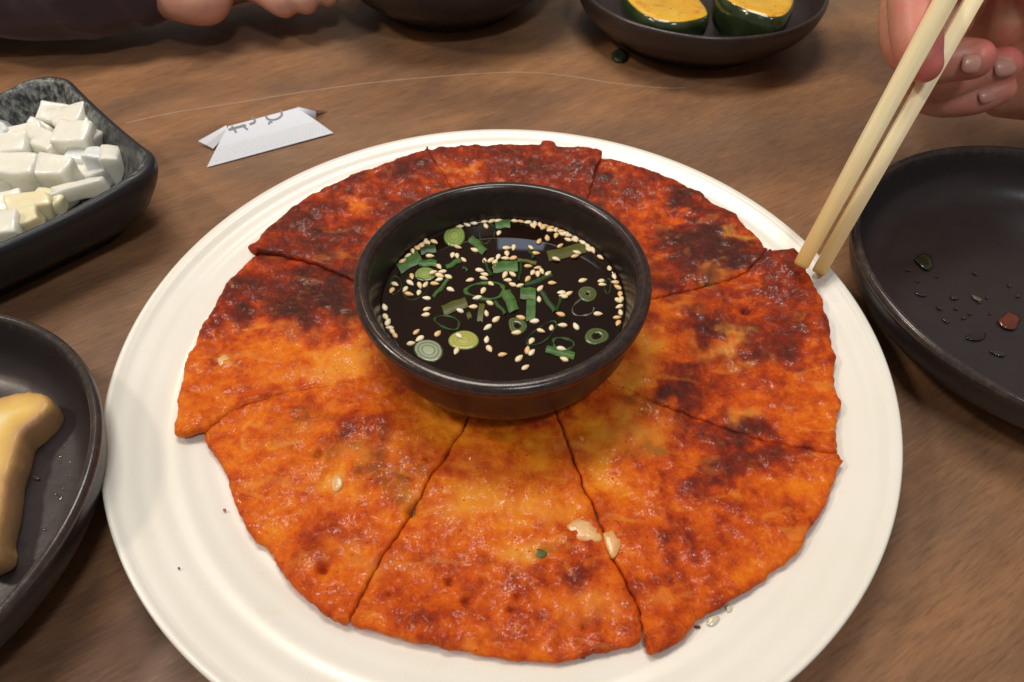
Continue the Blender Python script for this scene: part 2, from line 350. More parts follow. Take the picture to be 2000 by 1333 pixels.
INS = {4: .004, 5: .008, 6: .004, 3: 0.0, 7: -.004}
RND = {4: .02, 5: .0, 6: .03}
def build_slice(idx, outer, cutA, cutB, off, bumps, label):
    """outer: pixel outline of the crust arc; cutA: from arc start to centre (reversed), cutB: from arc end to centre"""
    def top_xy(x, y):
        r = math.hypot(x, y)
        z = float(zplate(r))+.44+.14*math.exp(-(r/6)**2)+off
        z += .09*nz(x, y, 1.7, .35, 2)+.03*nz(x+idx*7.3, y, 1.7, .35, 2)
        for (u, v, dz, rad) in bumps_w:
            z += dz*math.exp(-((x-u)**2+(y-v)**2)/rad**2)
        return z
    bumps_w = []
    for (u, v, dz, rad) in bumps:
        q = P(u, v, 1.7+dz); bumps_w.append((q[0], q[1], dz, rad))
    def UPJ(u, v):
        h = 1.6
        for _ in range(5):
            q = P(u, v, h); h = top_xy(q[0], q[1])
        return q[:2]
    loop = list(outer)+list(cutB)+[CUT]+list(reversed(cutA))
    pts = np.array([UPJ(u, v) for u, v in loop])
    nO = len(outer)
    # resample and roughen
    dense = []; kind = []
    n = len(pts)
    for i in range(n):
        a, b = pts[i], pts[(i+1) % n]; L = np.linalg.norm(b-a); k = max(1, int(L/.085))
        isout = i < nO-1
        for j in range(k):
            dense.append(a+(b-a)*j/k); kind.append(isout)
    dense = np.array(dense)
    # light smoothing then jag
    for _ in range(2):
        sm = (np.roll(dense, 1, 0)+dense*2+np.roll(dense, -1, 0))/4
        dense = sm
    t = np.roll(dense, -1, 0)-np.roll(dense, 1, 0); t /= np.linalg.norm(t, axis=1)[:, None]+1e-9
    nor = np.stack([t[:, 1], -t[:, 0]], 1)
    area2 = np.sum(dense[:, 0]*np.roll(dense[:, 1], -1)-np.roll(dense[:, 0], -1)*dense[:, 1])
    if area2 < 0: nor = -nor
    for i in range(len(dense)):
        x, y = dense[i]
        if kind[i]:
            d = .13*nz(x, y, 3+idx, .9, 5)+.022*nz(x, y, 9+idx, 6, 2)
        else:
            d = INS.get(idx, -.010)
            dense[i] = dense[i]+.07*np.array([nz(x, y, 5, 1.6, 4), nz(x, y, 25, 1.6, 4)])+.035*np.array([nz(x, y, 45, 6, 2), nz(x, y, 65, 6, 2)])
        dense[i] = dense[i]+nor[i]*d
    kind_o = list(kind)
    if area2 < 0: dense = dense[::-1]; kind_o = kind_o[::-1]
    # interior grid
    h = .082
    x0, y0 = dense.min(0); x1, y1 = dense.max(0)
    gx, gy = np.meshgrid(np.arange(x0, x1, h), np.arange(y0, y1, h))
    gx = gx+(np.arange(gx.shape[0]) % 2)[:, None]*h*.5
    g = np.stack([gx.ravel(), gy.ravel()], 1)
    A = dense; B = np.roll(dense, -1, 0); AB = B-A; l2 = (AB**2).sum(1)+1e-12
    dist = np.empty(len(g)); nr_ = np.zeros(len(g), int); ins = np.empty(len(g), bool)
    for s0 in range(0, len(g), 3000):
        q = g[s0:s0+3000]
        tt = np.clip(((q[:, None]-A[None])*AB[None]).sum(2)/l2, 0, 1)
        c = A[None]+AB[None]*tt[..., None]
        dq = ((q[:, None]-c)**2).sum(2); nr_[s0:s0+3000] = dq.argmin(1); dist[s0:s0+3000] = np.sqrt(dq.min(1))
        cond = ((A[None, :, 1] > q[:, None, 1]) != (B[None, :, 1] > q[:, None, 1]))
        xs = A[None, :, 0]+(q[:, None, 1]-A[None, :, 1])*AB[None, :, 0]/np.where(abs(AB[None, :, 1]) < 1e-9, 1e-9, AB[None, :, 1])
        ins[s0:s0+3000] = (np.logical_and(cond, q[:, None, 0] < xs).sum(1) % 2) == 1
    nb_ = len(dense); keep = ins & (dist > h*.55)
    g = g[keep]; dist = dist[keep]; near = np.r_[np.arange(nb_), nr_[keep]]
    nb = len(dense)
    allp = [Vector(p) for p in dense]+[Vector(p) for p in g]
    vv, _, ff, *_ = geometry.delaunay_2d_cdt(allp, [(i, (i+1) % nb) for i in range(nb)], [], 1, 1e-6)
    XY = np.array([(a.x, a.y) for a in vv])
    m = len(XY)
    # distance to the edge for each output vertex
    dd = np.zeros(m)
    if m == nb+len(g): dd[nb:] = dist
    else:
        for i in range(m):
            dd[i] = 0 if i < nb else dist[min(i-nb, len(dist)-1)]
    Z = np.array([top_xy(x, y) for x, y in XY])
    uv = PJ(np.c_[XY, Z])
    char = np.zeros(m); rel = np.zeros(m)
    warp = np.array([(nz(x, y, 21, .9, 4), nz(x, y, 33, .9, 4)) for x, y in XY])
    uvw = uv+warp*np.array([52, 34])
    fb = field(uvw, BLOBS); char = base_char(uvw)+np.where(fb < 0, fb*.60, fb*np.where((uvw[:, 1] > 790) & (uvw[:, 0] < 1300), .62, 1.05))
    f1 = np.array([nz(x, y, 40, .8, 5) for x, y in XY]); f2 = np.array([nz(x, y, 50, 2.6, 4) for x, y in XY])
    f3 = np.array([1-abs(nz(x, y, 60, 1.3, 3))*2 for x, y in XY])
    char += .22*f1+.13*f2-.06*np.clip(f3, -1, 1)+.02
    char = np.where(char > .55, .55+(char-.55)*.85, char)
    pale = np.clip(field(uvw, PALE)*1.2, 0, 1); green = np.clip(field(uvw, GREEN), 0, 1)
    char -= pale*.15
    # relief
    Z = Z+.075*f1+.016*f2+.034*f3+.007*np.array([nz(x, y, 70, 6.5, 3) for x, y in XY])
    cell = np.array([noise.voronoi(Vector((x*1.1, y*1.1, 3.3)))[0][0] for x, y in XY])
    Z += .02*np.clip(.42-cell, 0, 1)
    for (u, v, pr) in HOLES:
        d2 = ((uv[:, 0]-u)**2+((uv[:, 1]-v)*1.25)**2)/pr**2
        k = np.exp(-d2); Z -= .26*k; char += .35*k-.10*np.exp(-d2/5)
    # rounded edge
    on = np.array(kind_o)[near] if len(near) == m else np.ones(m, bool)
    wr = np.where(on, .24, .10); e = np.clip(1-dd/wr, 0, 1)
    Z -= np.where(on, .09*np.clip(1-dd/.9, 0, 1), 0)
    Z -= np.where(on, .13, RND.get(idx, .05))*(1-np.sqrt(1-e*e*.98))
    char += .10*e*np.array([nz(x, y, 90, 2, 2) for x, y in XY])
    V = list(np.c_[XY, Z]); Fc = [tuple(f) for f in ff]
    # sides and bottom rings from the boundary (first nb output verts follow the constrained loop)
    cen = XY.mean(0)
    ring = []
    levels = [(.012, .45), (-.03, .8), (-.12, 1.0)]
    base_bot = np.array([float(zplate(math.hypot(*p)))+.03+max(0, off)*.6 + sum(dz*.92*math.exp(-((p[0]-u)**2+(p[1]-v)**2)/rad**2) for u, v, dz, rad in bumps_w) for p in XY])
    prev = list(range(nb))
    t = np.roll(XY[:nb], -1, 0)-np.roll(XY[:nb], 1, 0); t /= np.linalg.norm(t, axis=1)[:, None]+1e-9
    nn = np.stack([t[:, 1], -t[:, 0]], 1)
    cA, pA, gA = list(char), list(pale), list(green)
    for (o_, fr) in levels:
        cur = []
        for i in range(nb):
            x, y = XY[i]+nn[i]*(o_+.02*nz(XY[i][0], XY[i][1], 77, 3, 2))
            z = Z[i]*(1-fr)+base_bot[i]*fr
            cur.append(len(V)); V.append(np.array([x, y, z])); cA.append(char[i]+.05*fr); pA.append(0); gA.append(0)
        for i in range(nb):
            j = (i+1) % nb; Fc.append((prev[j], prev[i], cur[i], cur[j]))
        prev = cur
    bid = list(prev)
    for i in range(nb, m): bid.append(len(V)); V.append(np.array([XY[i][0], XY[i][1], base_bot[i]])); cA.append(char[i]); pA.append(0); gA.append(0)
    Fc += [tuple(bid[k] for k in reversed(f)) for f in ff]
    o = mesh('pancake_slice', V, Fc, M['pancake'])
    for nm, arr in (('char', cA), ('pale', pA), ('green', gA)):
        at = o.data.attributes.new(nm, 'FLOAT', 'POINT'); at.data.foreach_set('value', np.array(arr, np.float32))
    o['seed'] = idx
    tag(o, label, 'pancake slice', 'wedge slices of the kimchi pancake')
    return o, top_xy

C12 = [(683,1214),(745,1092),(800,1010),(822,975),(835,945),(880,880),(905,840),(918,812)]
C18 = [(1254,1245),(1250,1192),(1218,1125),(1192,1082),(1166,1005),(1142,960),(1112,880),(1088,812)]
C23 = [(398,838),(450,797),(500,783),(560,763),(640,752),(700,742),(772,733)]
C34 = [(498,484),(560,498),(620,512),(690,545)]
C45 = [(832,288),(880,360),(930,450)]
C56 = [(1172,302),(1150,380),(1110,460)]
C67 = [(1503,486),(1460,530),(1400,555),(1320,575),(1240,592)]
C78 = [(1636,886),(1600,880),(1500,862),(1420,836),(1350,812),(1290,790),(1230,758),(1190,745)]
SL = []
def S(*a): r = build_slice(*a); SL.append(r); return r
S(1, [(683,1214),(720,1224),(760,1232),(800,1246),(830,1250),(870,1260),(930,1270),(1000,1280),(1060,1283),(1110,1282),(1150,1277),(1200,1270),(1235,1262),(1248,1254),(1254,1245)][:], C12, C18, .0,
  [(1000,860,.10,1.2)], 'orange pancake wedge at the front centre, with the pale onion piece on its right edge')
S(2, [(398,838),(404,870),(425,905),(440,930),(452,965),(468,1012),(500,1048),(530,1082),(545,1105),(570,1135),(600,1172),(622,1192),(650,1208),(672,1220),(683,1214)], C23, [(u-3, v-1) for u, v in C12], .03,
  [(560,1100,.05,1.5),(430,830,-.05,1.0)], 'orange pancake wedge at the front left with a browned olive patch')
S(3, [(508,486),(472,514),(440,545),(425,580),(400,615),(380,650),(362,695),(350,745),(343,790),(338,832),(340,842),(372,840),(396,836)], C34, [(u, v) for u, v in C23[1:]], .10,
  [(370,820,.12,.8),(480,790,.14,1.2),(600,757,.06,1.0)], 'pancake wedge left of the sauce dish, its lower edge lying over the next slice')
S(4, [(832,287),(780,302),(720,322),(660,347),(600,378),(560,405),(520,440),(494,466),(478,476),(490,486),(500,490)], C45, C34, .12,
  [(500,475,.22,.9)], 'dark charred pancake wedge at the far left of the plate, its corner turned up')
S(5, [(1172,306),(1180,287),(1130,282),(1087,281),(1083,271),(1058,268),(1054,279),(980,276),(900,280),(834,288)], C56, C45, .10,
  [(1150,300,.20,1.2)], 'dark red pancake wedge behind the sauce dish with a square notch in its crust')
S(6, [(1502,486),(1482,460),(1455,432),(1425,408),(1385,382),(1350,358),(1310,340),(1250,320),(1200,308),(1170,303)], [(u, v-2) for u, v in C67], C56, .05,
  [(1400,480,.12,2.0)], 'pancake wedge at the far right with an orange eye inside a black charred patch')
S(7, [(1636,886),(1640,840),(1641,780),(1636,700),(1625,640),(1612,590),(1594,550),(1572,512),(1562,490),(1554,477),(1548,482),(1535,480),(1518,479),(1503,488)], C78, C67, .10,
  [(1545,500,.30,1.6),(1320,780,.10,1.0)], 'pancake wedge under the chopstick tips on the right')
S(8, [(1257,1240),(1262,1262),(1268,1280),(1285,1272),(1300,1262),(1325,1246),(1345,1226),(1362,1212),(1360,1205),(1395,1185),(1440,1165),(1500,1128),(1545,1090),(1575,1052),(1600,1010),(1618,980),(1632,945),(1648,915),(1660,890),(1648,889),(1636,888)],
  [(u+4, v) for u, v in C18], C78, .04, [(1330,1000,.06,2.0)], 'large orange brown pancake wedge at the front right')
TOPS = {i+1: s[1] for i, s in enumerate(SL)}

def onsurf(k, u, v):
    h = 1.7
    for _ in range(5): q = P(u, v, h); h = TOPS[k](q[0], q[1])
    return q
def chip(name, px, k, mat, th=.03, lift=.03):
    """flat irregular piece lying in the surface of slice k"""
    o = SL[k-1][0]
    ring = [onsurf(k, u, v) for u, v in cr(px+[px[0]], 4)[:-1]]
    ring = np.array(ring); c = ring.mean(0)
    V = []; Fc = []; n = len(ring)
    for s_, dz in ((1.0, -.10), (1.0, lift*.4), (.85, lift), (.45, lift+th*.5)):
        for q in ring: p = c+(q-c)*s_; V.append(p+[0, 0, dz+.01*nz(p[0], p[1], 3, 6, 2)])
    for l in range(3):
        for i in range(n): j = (i+1) % n; Fc.append((l*n+i, l*n+j, (l+1)*n+j, (l+1)*n+i))
    Fc.append(tuple(3*n+i for i in range(n)))
    q = mesh(name, V, Fc, mat, o); fixnormals(q); return q
chip('onion_piece', [(1107,1028),(1128,1012),(1150,1010),(1166,1030),(1176,1056),(1150,1058),(1118,1052)], 1, M['onion'])
chip('onion_piece', [(1178,1042),(1196,1036),(1213,1050),(1208,1078),(1196,1090),(1184,1066)], 8, M['onion'])
chip('onion_piece', [(646,940),(656,928),(668,932),(668,952),(652,962)], 2, M['onion'])
chip('onion_piece', [(424,702),(440,692),(452,700),(448,716),(430,716)], 3, M['onion'])
chip('scallion_piece', [(1038,1080),(1052,1072),(1068,1080),(1060,1090),(1044,1090)], 1, M['leafo'], .015, .005)
chip('onion_piece', [(1120,862),(1132,852),(1140,858),(1134,872),(1122,876)], 8, M['onion'])

# ------------------------------------------------------------------ sauce dish
DC = (0.015, 0.785)
def bowl(name, c, prof, mat, rimz, n=160, wob=None):
    V, Fc = lathe(prof, c, n, wob)
    o = mesh(name, V, Fc, mat, origin=(c[0], c[1], min(z for r, z in prof))); fixnormals(o)
    at = o.data.attributes.new('rim', 'FLOAT', 'POINT')
    at.data.foreach_set('value', np.array([1.0 if v[2] > rimz-.22 else max(0, 1-(rimz-.22-v[2])/.25) for v in V], np.float32))
    return o
prof = [(.001, 1.75), (3.2, 1.78), (3.75, 1.95), (4.0, 2.3), (4.18, 2.8), (4.27, 3.25), (4.36, 3.7), (4.45, 4.1), (4.53, 4.38), (4.60, 4.50), (4.70, 4.575), (4.82, 4.58),
        (4.93, 4.54), (5.01, 4.44), (5.03, 4.28), (5.0, 4.14), (4.91, 4.06), (4.83, 3.98), (4.82, 3.6), (4.77, 3.2), (4.68, 2.7), (4.45, 2.2), (4.15, 1.75), (3.90, 1.42), (3.82, 1.30), (3.4, 1.28), (3.3, 1.36), (.001, 1.38)]
prof = [tuple(p) for p in cr(prof, 3)]
dish = bowl('sauce_dish', DC, prof, M['dish'], 4.6, 200, lambda r, z, a: (r+(.012*math.sin(3*a)+.006*math.sin(7*a) if r > 2 else 0), z+(.012*math.sin(2*a+1) if z > 3.9 else 0)))
tag(dish, 'small round dark brown dipping sauce dish standing on the middle of the pancake', 'sauce dish')
SZ = 3.22
pr = [(.001, SZ-.25), (3.9, SZ-.25), (4.20, SZ-.18), (4.258, SZ+.075), (4.215, SZ+.045), (4.16, SZ+.020), (4.08, SZ+.005), (3.95, SZ), (3.0, SZ), (.001, SZ)]
V, Fc = lathe(pr, DC, 160)
soy = mesh('soy_sauce', V, Fc, M['soy'], origin=(DC[0], DC[1], SZ-.3)); fixnormals(soy)
tag(soy, 'dark soy dipping sauce filling the small central dish', 'soy sauce')

# scallions -----------------------------------------------------------------
def c3(x, y): return (660+x*.375, 320+y*.375)
def ell(cx, cy, rx, ry, rot=0, n=28, irr=0.0, sd=0):
    out = []
    for i in range(n):
        a = 2*PI*i/n; r = 1+irr*math.sin(2*a+sd)+irr*.7*math.sin(3*a+sd*2.1)
        x, y = rx*r*math.cos(a), ry*r*math.sin(a); c, s_ = math.cos(math.radians(rot)), math.sin(math.radians(rot))
        out.append(c3(cx+x*c-y*s_, cy+x*s_+y*c))
    return out
def disc(cx, cy, rx, ry, rot, mat, label, dz=.03, irr=.03, hole=0.0):
    ring = np.array([P(u, v, SZ+dz) for u, v in ell(cx, cy, rx, ry, rot, 28, irr, cx)])
    c = ring.mean(0); V = []; Fc = []; rad = []; n = 28
    lv = [(1.0, -.14, 1), (1.02, -.02, 1), (.97, .0, 1), (.86, .006, .88), (.72, .0, .72), (.56, .010, .56), (.42, .004, .42), (.3, .012, .3), (.14, .010, .15)]
    if hole: lv = [l for l in lv if l[0] > hole]+[(hole, -.02, .42), (hole*.9, -.12, .42)]
    for s_, z, rr in lv:
        for q in ring: p = c+(q-c)*s_; V.append(p+[0, 0, z]); rad.append(rr)
    for l in range(len(lv)-1):
        for i in range(n): j = (i+1) % n; Fc.append((l*n+i, l*n+j, (l+1)*n+j, (l+1)*n+i))
    if not hole: Fc.append(tuple((len(lv)-1)*n+i for i in range(n)))
    o = mesh('scallion_slice', V, Fc, mat); fixnormals(o)
    at = o.data.attributes.new('rad', 'FLOAT', 'POINT'); at.data.foreach_set('value', np.array(rad, np.float32))
    tag(o, label, 'scallion slice', 'scallion pieces floating in the soy sauce'); return o
def loop(cx, cy, rx, ry, rot, mat, label, th=.045, irr=.10, arc=1.0, dz=.02, name='scallion_ring'):
    n = 40
    ring = np.array([P(u, v, SZ+dz) for u, v in ell(cx, cy, rx, ry, rot, n, irr, cx*.7)])
    c = ring.mean(0); V = []; Fc = []; m = int(n*arc)
    for i in range(n):
        q = ring[i]; d = (q-c); d /= np.linalg.norm(d); t = th*(1+.5*math.sin(i*.7+cx)); tilt = .022+.012*math.sin(i/n*2*PI+cx)
        V += [q-d*t+[0, 0, -.16+tilt], q-d*t+[0, 0, tilt], q+[0, 0, .016+tilt], q+d*t+[0, 0, tilt], q+d*t+[0, 0, -.16+tilt]]
    for i in range(n if arc >= 1 else m-1):
        j = (i+1) % n
        for k in range(4): Fc.append((i*5+k, j*5+k, j*5+k+1, i*5+k+1))
    o = mesh(name, V, Fc, mat); fixnormals(o)
    tag(o, label, 'scallion ring', 'scallion pieces floating in the soy sauce'); return o
def strip(cx, cy, L, W, rot, mat, label, bend=0.0, dz=.035, tilt=0.0):
    nx, ny = 9, 5; V = []; Fc = []
    c, s_ = math.cos(math.radians(rot)), math.sin(math.radians(rot))
    for side in (0, 1):
        for i in range(nx):
            for j in range(ny):
                a = (i/(nx-1)-.5); b = (j/(ny-1)-.5)
                x = a*L; y = b*W+bend*(a*a-.25)*L+(2.5*math.sin(a*9+cx) if abs(b) > .4 else 0)
                p = P(*c3(cx+x*c-y*s_, cy+x*s_+y*c), SZ+dz)
                V.append(p+[0, 0, .05*(1-(2*b)**2)+tilt*a-side*.06])
    def id(s, i, j): return s*nx*ny+i*ny+j
    for i in range(nx-1):
        for j in range(ny-1):
            Fc.append((id(0, i, j), id(0, i+1, j), id(0, i+1, j+1), id(0, i, j+1))); Fc.append((id(1, i, j+1), id(1, i+1, j+1), id(1, i+1, j), id(1, i, j)))
    for i in range(nx-1):
        for j in (0, ny-1): Fc.append((id(0, i, j), id(1, i, j), id(1, i+1, j), id(0, i+1, j)))
    for j in range(ny-1):
        for i in (0, nx-1): Fc.append((id(0, i, j), id(0, i, j+1), id(1, i, j+1), id(1, i, j)))
    o = mesh('scallion_strip', V, Fc, mat, sharp=40); fixnormals(o)
    tag(o, label, 'scallion strip', 'scallion pieces floating in the soy sauce'); return o
G, GD, GO = M['leaf'], M['leafd'], M['leafo']
disc(607,376,56,54,0,M['disc_g'],'thick round pale green scallion slice at the far left of the sauce')
disc(455,575,56,37,0,M['disc_g'],'pale green scallion slice partly under a bunch of sesame seeds at the left',dz=.0)
disc(655,918,76,50,0,M['disc_y'],'yellow green scallion slice with one sesame seed on it near the front rim',dz=.05)
disc(472,972,76,58,10,M['disc_w'],'whitish layered scallion slice at the front left rim',dz=.02)
disc(1300,677,49,39,0,M['disc_d'],'round olive scallion slice near the right side with a tight ring in it',hole=.16)
disc(1347,898,60,44,0,M['disc_d'],'dark green scallion slice against the front right rim',irr=.06,hole=.34)
disc(935,843,54,38,20,M['disc_d'],'olive scallion slice right of centre near the front, folded open',irr=.10,hole=.3)
disc(505,385,40,22,-20,M['disc_d'],'dull olive scallion slice next to the thick pale slice at the far left',dz=-.01)
loop(775,362,36,58,0,GD,'thin upright green scallion loop at the far side',th=.02,dz=.0)
loop(772,662,96,44,-8,G,'large crumpled green scallion loop in the middle of the sauce',th=.06,irr=.12)
loop(572,828,72,30,18,GD,'narrow green scallion loop above the yellow green slice',th=.035)
loop(1062,888,84,40,-35,GD,'wide thin green scallion loop with two sesame seeds inside it',th=.025,dz=.0)
loop(1173,940,58,28,10,GD,'small flat scallion ring behind the green strip at the front right',th=.05,dz=-.01)
loop(300,635,28,48,0,GD,'thin scallion loop holding two sesame seeds against the left wall',th=.02,dz=-.01)
loop(1278,752,52,46,0,m_simple('clear_scallion_film',(.05,.045,.035),.2,col2=(.12,.11,.10),cs=3),'translucent whitish scallion curl under the round olive slice',th=.035,arc=.75,dz=-.012,name='scallion_curl')
loop(1405,640,16,36,0,GD,'small dark scallion loop beside a pair of seeds at the right',th=.03,dz=.0)
loop(400,650,62,60,30,GD,'large faint scallion loop under the seeds at the left',th=.014,dz=-.012)
strip(370,512,130,62,-30,G,'broad green scallion strip touching the left wall below the rim cluster of seeds')
strip(468,517,92,34,0,G,'short level green scallion strip above the pale slice at the left')
strip(470,448,80,40,-10,GD,'dark crumpled scallion strip behind the broad one at the left',.1)
strip(728,424,104,40,45,G,'slanted green scallion strip right of the thick pale slice')
strip(858,312,76,46,-5,G,'small pale lit green scallion strip at the far wall by the window reflection',dz=.02)
strip(600,520,84,24,-28,G,'small pointed scallion strip left of the centre')
strip(535,650,118,20,-50,G,'thin steep green scallion strip below the pale slice at the left')
strip(872,536,128,56,-4,G,'broad bright green scallion strip at the centre with seeds along its top')
strip(985,508,100,18,10,GO,'narrow olive scallion strip running right from the broad central one')
strip(608,742,132,54,-20,GO,'olive green scallion strip left of the middle, one seed on its end')
strip(897,716,112,54,66,G,'wide slanted green scallion strip below the centre')
strip(990,675,80,60,2,G,'square green scallion strip on top of the upright one right of the centre',dz=.06)
strip(1005,755,48,128,2,G,'upright green scallion strip right of the centre, longest in the sauce')
strip(1095,718,120,26,55,GD,'dark leaning scallion strip right of the upright one')
strip(1150,735,82,16,-75,GD,'sliver of scallion leaning against the dark strip at the right')
strip(1190,460,200,54,-14,GO,'long olive and green scallion strip with three seeds at the far right')
strip(845,748,84,20,48,GD,'short dark scallion sliver under the large crumpled loop')
strip(745,775,30,92,8,GO,'thin upright scallion sliver hanging below the large crumpled loop')
strip(1158,984,152,38,14,G,'green scallion strip with a sesame seed on it at the front right')
strip(682,790,22,34,-20,GO,'tiny green scallion bit left of the upright sliver')
strip(1045,606,150,22,-22,GD,'dark submerged scallion strip right of the centre',dz=-.005)
strip(780,545,88,14,62,GD,'thin dark scallion sliver left of the broad central strip')
strip(950,560,100,12,-82,GD,'thin upright scallion sliver right of the broad central strip')
strip(1010,470,44,16,60,GD,'tiny dark scallion sliver at the far side of the centre')
strip(665,547,30,14,30,GD,'tiny loose scallion fleck left of the centre')

# sesame seeds ---------------------------------------------------------------
A_ = [(965,208,0),(1050,190,20),(1125,167,10),(1248,150,0),(1330,128,-15),(1402,137,-10),(1272,232,60),(1412,308,-70),(598,385,90),(645,410,60),(710,403,25),(538,412,-30),(563,447,-5),(492,455,40),
(458,498,80),(400,545,-30),(330,605,-30),(665,557,0),(972,463,20),(1148,492,25),(960,555,85),(1030,598,45),(910,548,-75),(1498,470,0),(763,672,55),(700,735,-15),(800,727,0),(770,768,15),(865,782,25),
(765,813,-10),(715,857,10),(468,778,80),(450,848,35),(553,875,70),(617,868,-50),(397,918,-50),(438,970,10),(545,955,-75),(285,863,30),(252,930,-60),(630,1015,5),(888,920,25),(1205,712,10),(1258,757,15),
(1248,798,15),(1100,818,-15),(1258,610,90),(1325,602,-30),(1405,567,-70),(1372,622,-50),(1375,672,-50),(1482,582,5),(1500,530,80),(1478,762,-60),(1510,820,5),(1325,858,35),(1243,933,-60),(1180,1010,-10),
(1315,1067,25),(1135,1108,-2),(990,1150,25),(633,1133,-25),(620,1195,-5),(1278,1180,75),(1383,1245,-35),(165,1120,70),(165,1225,60),(208,1278,-60)]
B_ = [(240,465,-80),(258,147,10),(400,178,0),(448,230,50),(480,190,80),(533,205,80),(563,250,-30),(605,192,0),(655,232,-5),(640,280,5),(715,255,-70),(700,335,-70),(605,362,80),(760,318,30),(785,262,0),
(828,332,15),(830,380,25),(835,285,-15),(900,385,40),(935,358,50),(517,398,-60),(745,447,-30),(425,465,45),(478,527,5),(1005,405,35),(1060,445,60),(1050,487,35),(1112,490,60),(928,518,15),(905,560,-10),
(700,590,20),(1188,572,40),(1285,693,80),(1335,785,70),(1342,843,5),(1372,898,30),(1395,970,-80),(1378,1040,30),(1435,1035,-70),(1388,1105,-20),(1400,1170,80),(1362,1225,0),(1375,1285,-60),(397,667,0),
(500,685,-5),(447,738,-60),(545,722,65),(502,752,90),(613,748,-35),(393,806,-45),(228,755,35),(178,823,10),(228,867,25),(310,878,-15),(657,850,5),(528,910,-45),(515,1027,85),(990,823,-15),(1190,828,-15),
(1203,868,5),(760,955,-5),(840,965,-25),(780,995,15),(750,1190,15),(1155,1185,5),(318,1225,15),(467,1265,-3),(235,580,-10),(150,582,5),(172,530,80),(325,152,8)]
C_ = [(293,355,-40),(320,407,-30),(250,445,-10),(460,368,-50),(625,385,40),(850,318,-30),(842,415,-80),(605,505,-65),(862,485,60),(965,532,-5),(1160,497,-80),(1195,515,-50),(1095,562,-40),(1145,632,-35),
(1192,425,-60),(1265,345,20),(1348,322,-80),(1435,302,5),(1540,312,60),(1075,360,-5),(1425,485,10),(1448,568,25),(85,322,0),(105,352,60),(125,380,60),(915,258,-35)]
seeds = []
for L, (ox, oy, k) in ((A_, (720, 400, .18)), (B_, (960, 400, .18)), (C_, (740, 560, .25))):
    for x, y, a in L:
        u, v = ox+x*k, oy+y*k
        if all((u-s_[0])**2+(v-s_[1])**2 > 30 for s_ in seeds): seeds.append((u, v, a))
def seed_mesh():
    V = [(0, 0, 0)]; Fc = []; n = 9; prof = [(-.165, 0), (-.155, .035), (-.12, .072), (-.06, .098), (0, .102), (.07, .082), (.125, .050), (.165, .018), (.178, 0)]
    V = []
    for x, r in prof:
        for j in range(n):
            a = 2*PI*j/n; V.append((x, r*math.cos(a), .62*r*math.sin(a)))
    for i in range(len(prof)-1):
        for j in range(n): k = (j+1) % n; Fc.append((i*n+j, i*n+k, (i+1)*n+k, (i+1)*n+j))
    return V, Fc
sv, sf = seed_mesh(); smesh = []
for key in ('seed_a', 'seed_b', 'seed_c'):
    me = bpy.data.meshes.new('sesame_seed'); me.from_pydata([tuple(c*K for c in v) for v in sv], [], sf); me.shade_smooth(); me.materials.append(M[key]); smesh.append(me)
ORD = ['first','second','third','fourth','fifth','sixth','seventh','eighth','ninth','tenth','eleventh','twelfth','thirteenth','fourteenth','fifteenth','sixteenth','seventeenth','eighteenth','nineteenth','twentieth','twenty first','twenty second','twenty third','twenty fourth','twenty fifth']
SHORT = [(c3(*q[:2]), q[2]) for q in [(607,376,'the thick pale round scallion slice'),(455,575,'the pale slice at the left'),(655,918,'the yellow green slice'),(472,972,'the whitish layered slice'),(1300,677,'the round olive slice'),
 (1347,898,'the dark slice at the front right'),(935,843,'the folded olive slice'),(772,662,'the large crumpled green loop'),(572,828,'the narrow green loop'),(1062,888,'the wide thin green loop'),(300,635,'the thin loop by the left wall'),
 (370,512,'the broad strip by the left wall'),(728,424,'the slanted strip at the far left'),(858,312,'the pale lit strip at the far wall'),(535,650,'the thin steep strip'),(872,536,'the broad bright central strip'),
 (608,742,'the olive strip left of the middle'),(897,716,'the wide slanted strip'),(1005,720,'the upright scallion strip'),(1095,718,'the dark leaning strip'),(1190,460,'the long olive and green strip'),(1158,984,'the green strip at the front right'),
 (1405,640,'the small dark loop at the right'),(1045,606,'the dark submerged strip')]]
def seedkey(u, v):
    e = math.hypot((u-983)/235, (v-575)/160)
    if e > .86:
        if v < 500 and u < 985: return ('from the left in the row along the far left wall', u)
        if v < 520 and u >= 985: return ('from the left in the crowd along the far right wall', u)
        if u > 1180: return ('from the top in the column against the right wall', v)
        if u < 770: return ('from the top in the string along the left wall', v)
    (p, nm) = min(SHORT, key=lambda t: (t[0][0]-u)**2+((t[0][1]-v)*1.3)**2)
    dx, dy = u-p[0], (v-p[1])*1.3
    if math.hypot(dx, dy) < 12: return ('lying on or against '+nm, 0)
    d = ('right of ' if dx > 0 else 'left of ') if abs(dx) > abs(dy) else ('in front of ' if dy > 0 else 'behind ')
    return (d+nm, math.hypot(dx, dy))
KEYS = [seedkey(u, v) for u, v, a in seeds]
def seedlabel(i):
    k, o = KEYS[i]; same = [q for q in range(len(KEYS)) if KEYS[q][0] == k]; same.sort(key=lambda q: KEYS[q][1]); r = same.index(i)
    if k.startswith('from'): return ORD[min(r, 24)]+' sesame seed '+k
    if len(same) == 1: return 'sesame seed floating '+k if not k.startswith('lying') else 'sesame seed '+k
    if k.startswith('lying'): return ORD[r]+' sesame seed from the left '+k
    return ('nearest' if r == 0 else ORD[r]+' nearest')+' sesame seed '+k
covers = [(u, v) for u, v in (c3(632,895), c3(490,567), c3(525,580), c3(1160,963), c3(1240,462), c3(1235,482), c3(1135,493))]
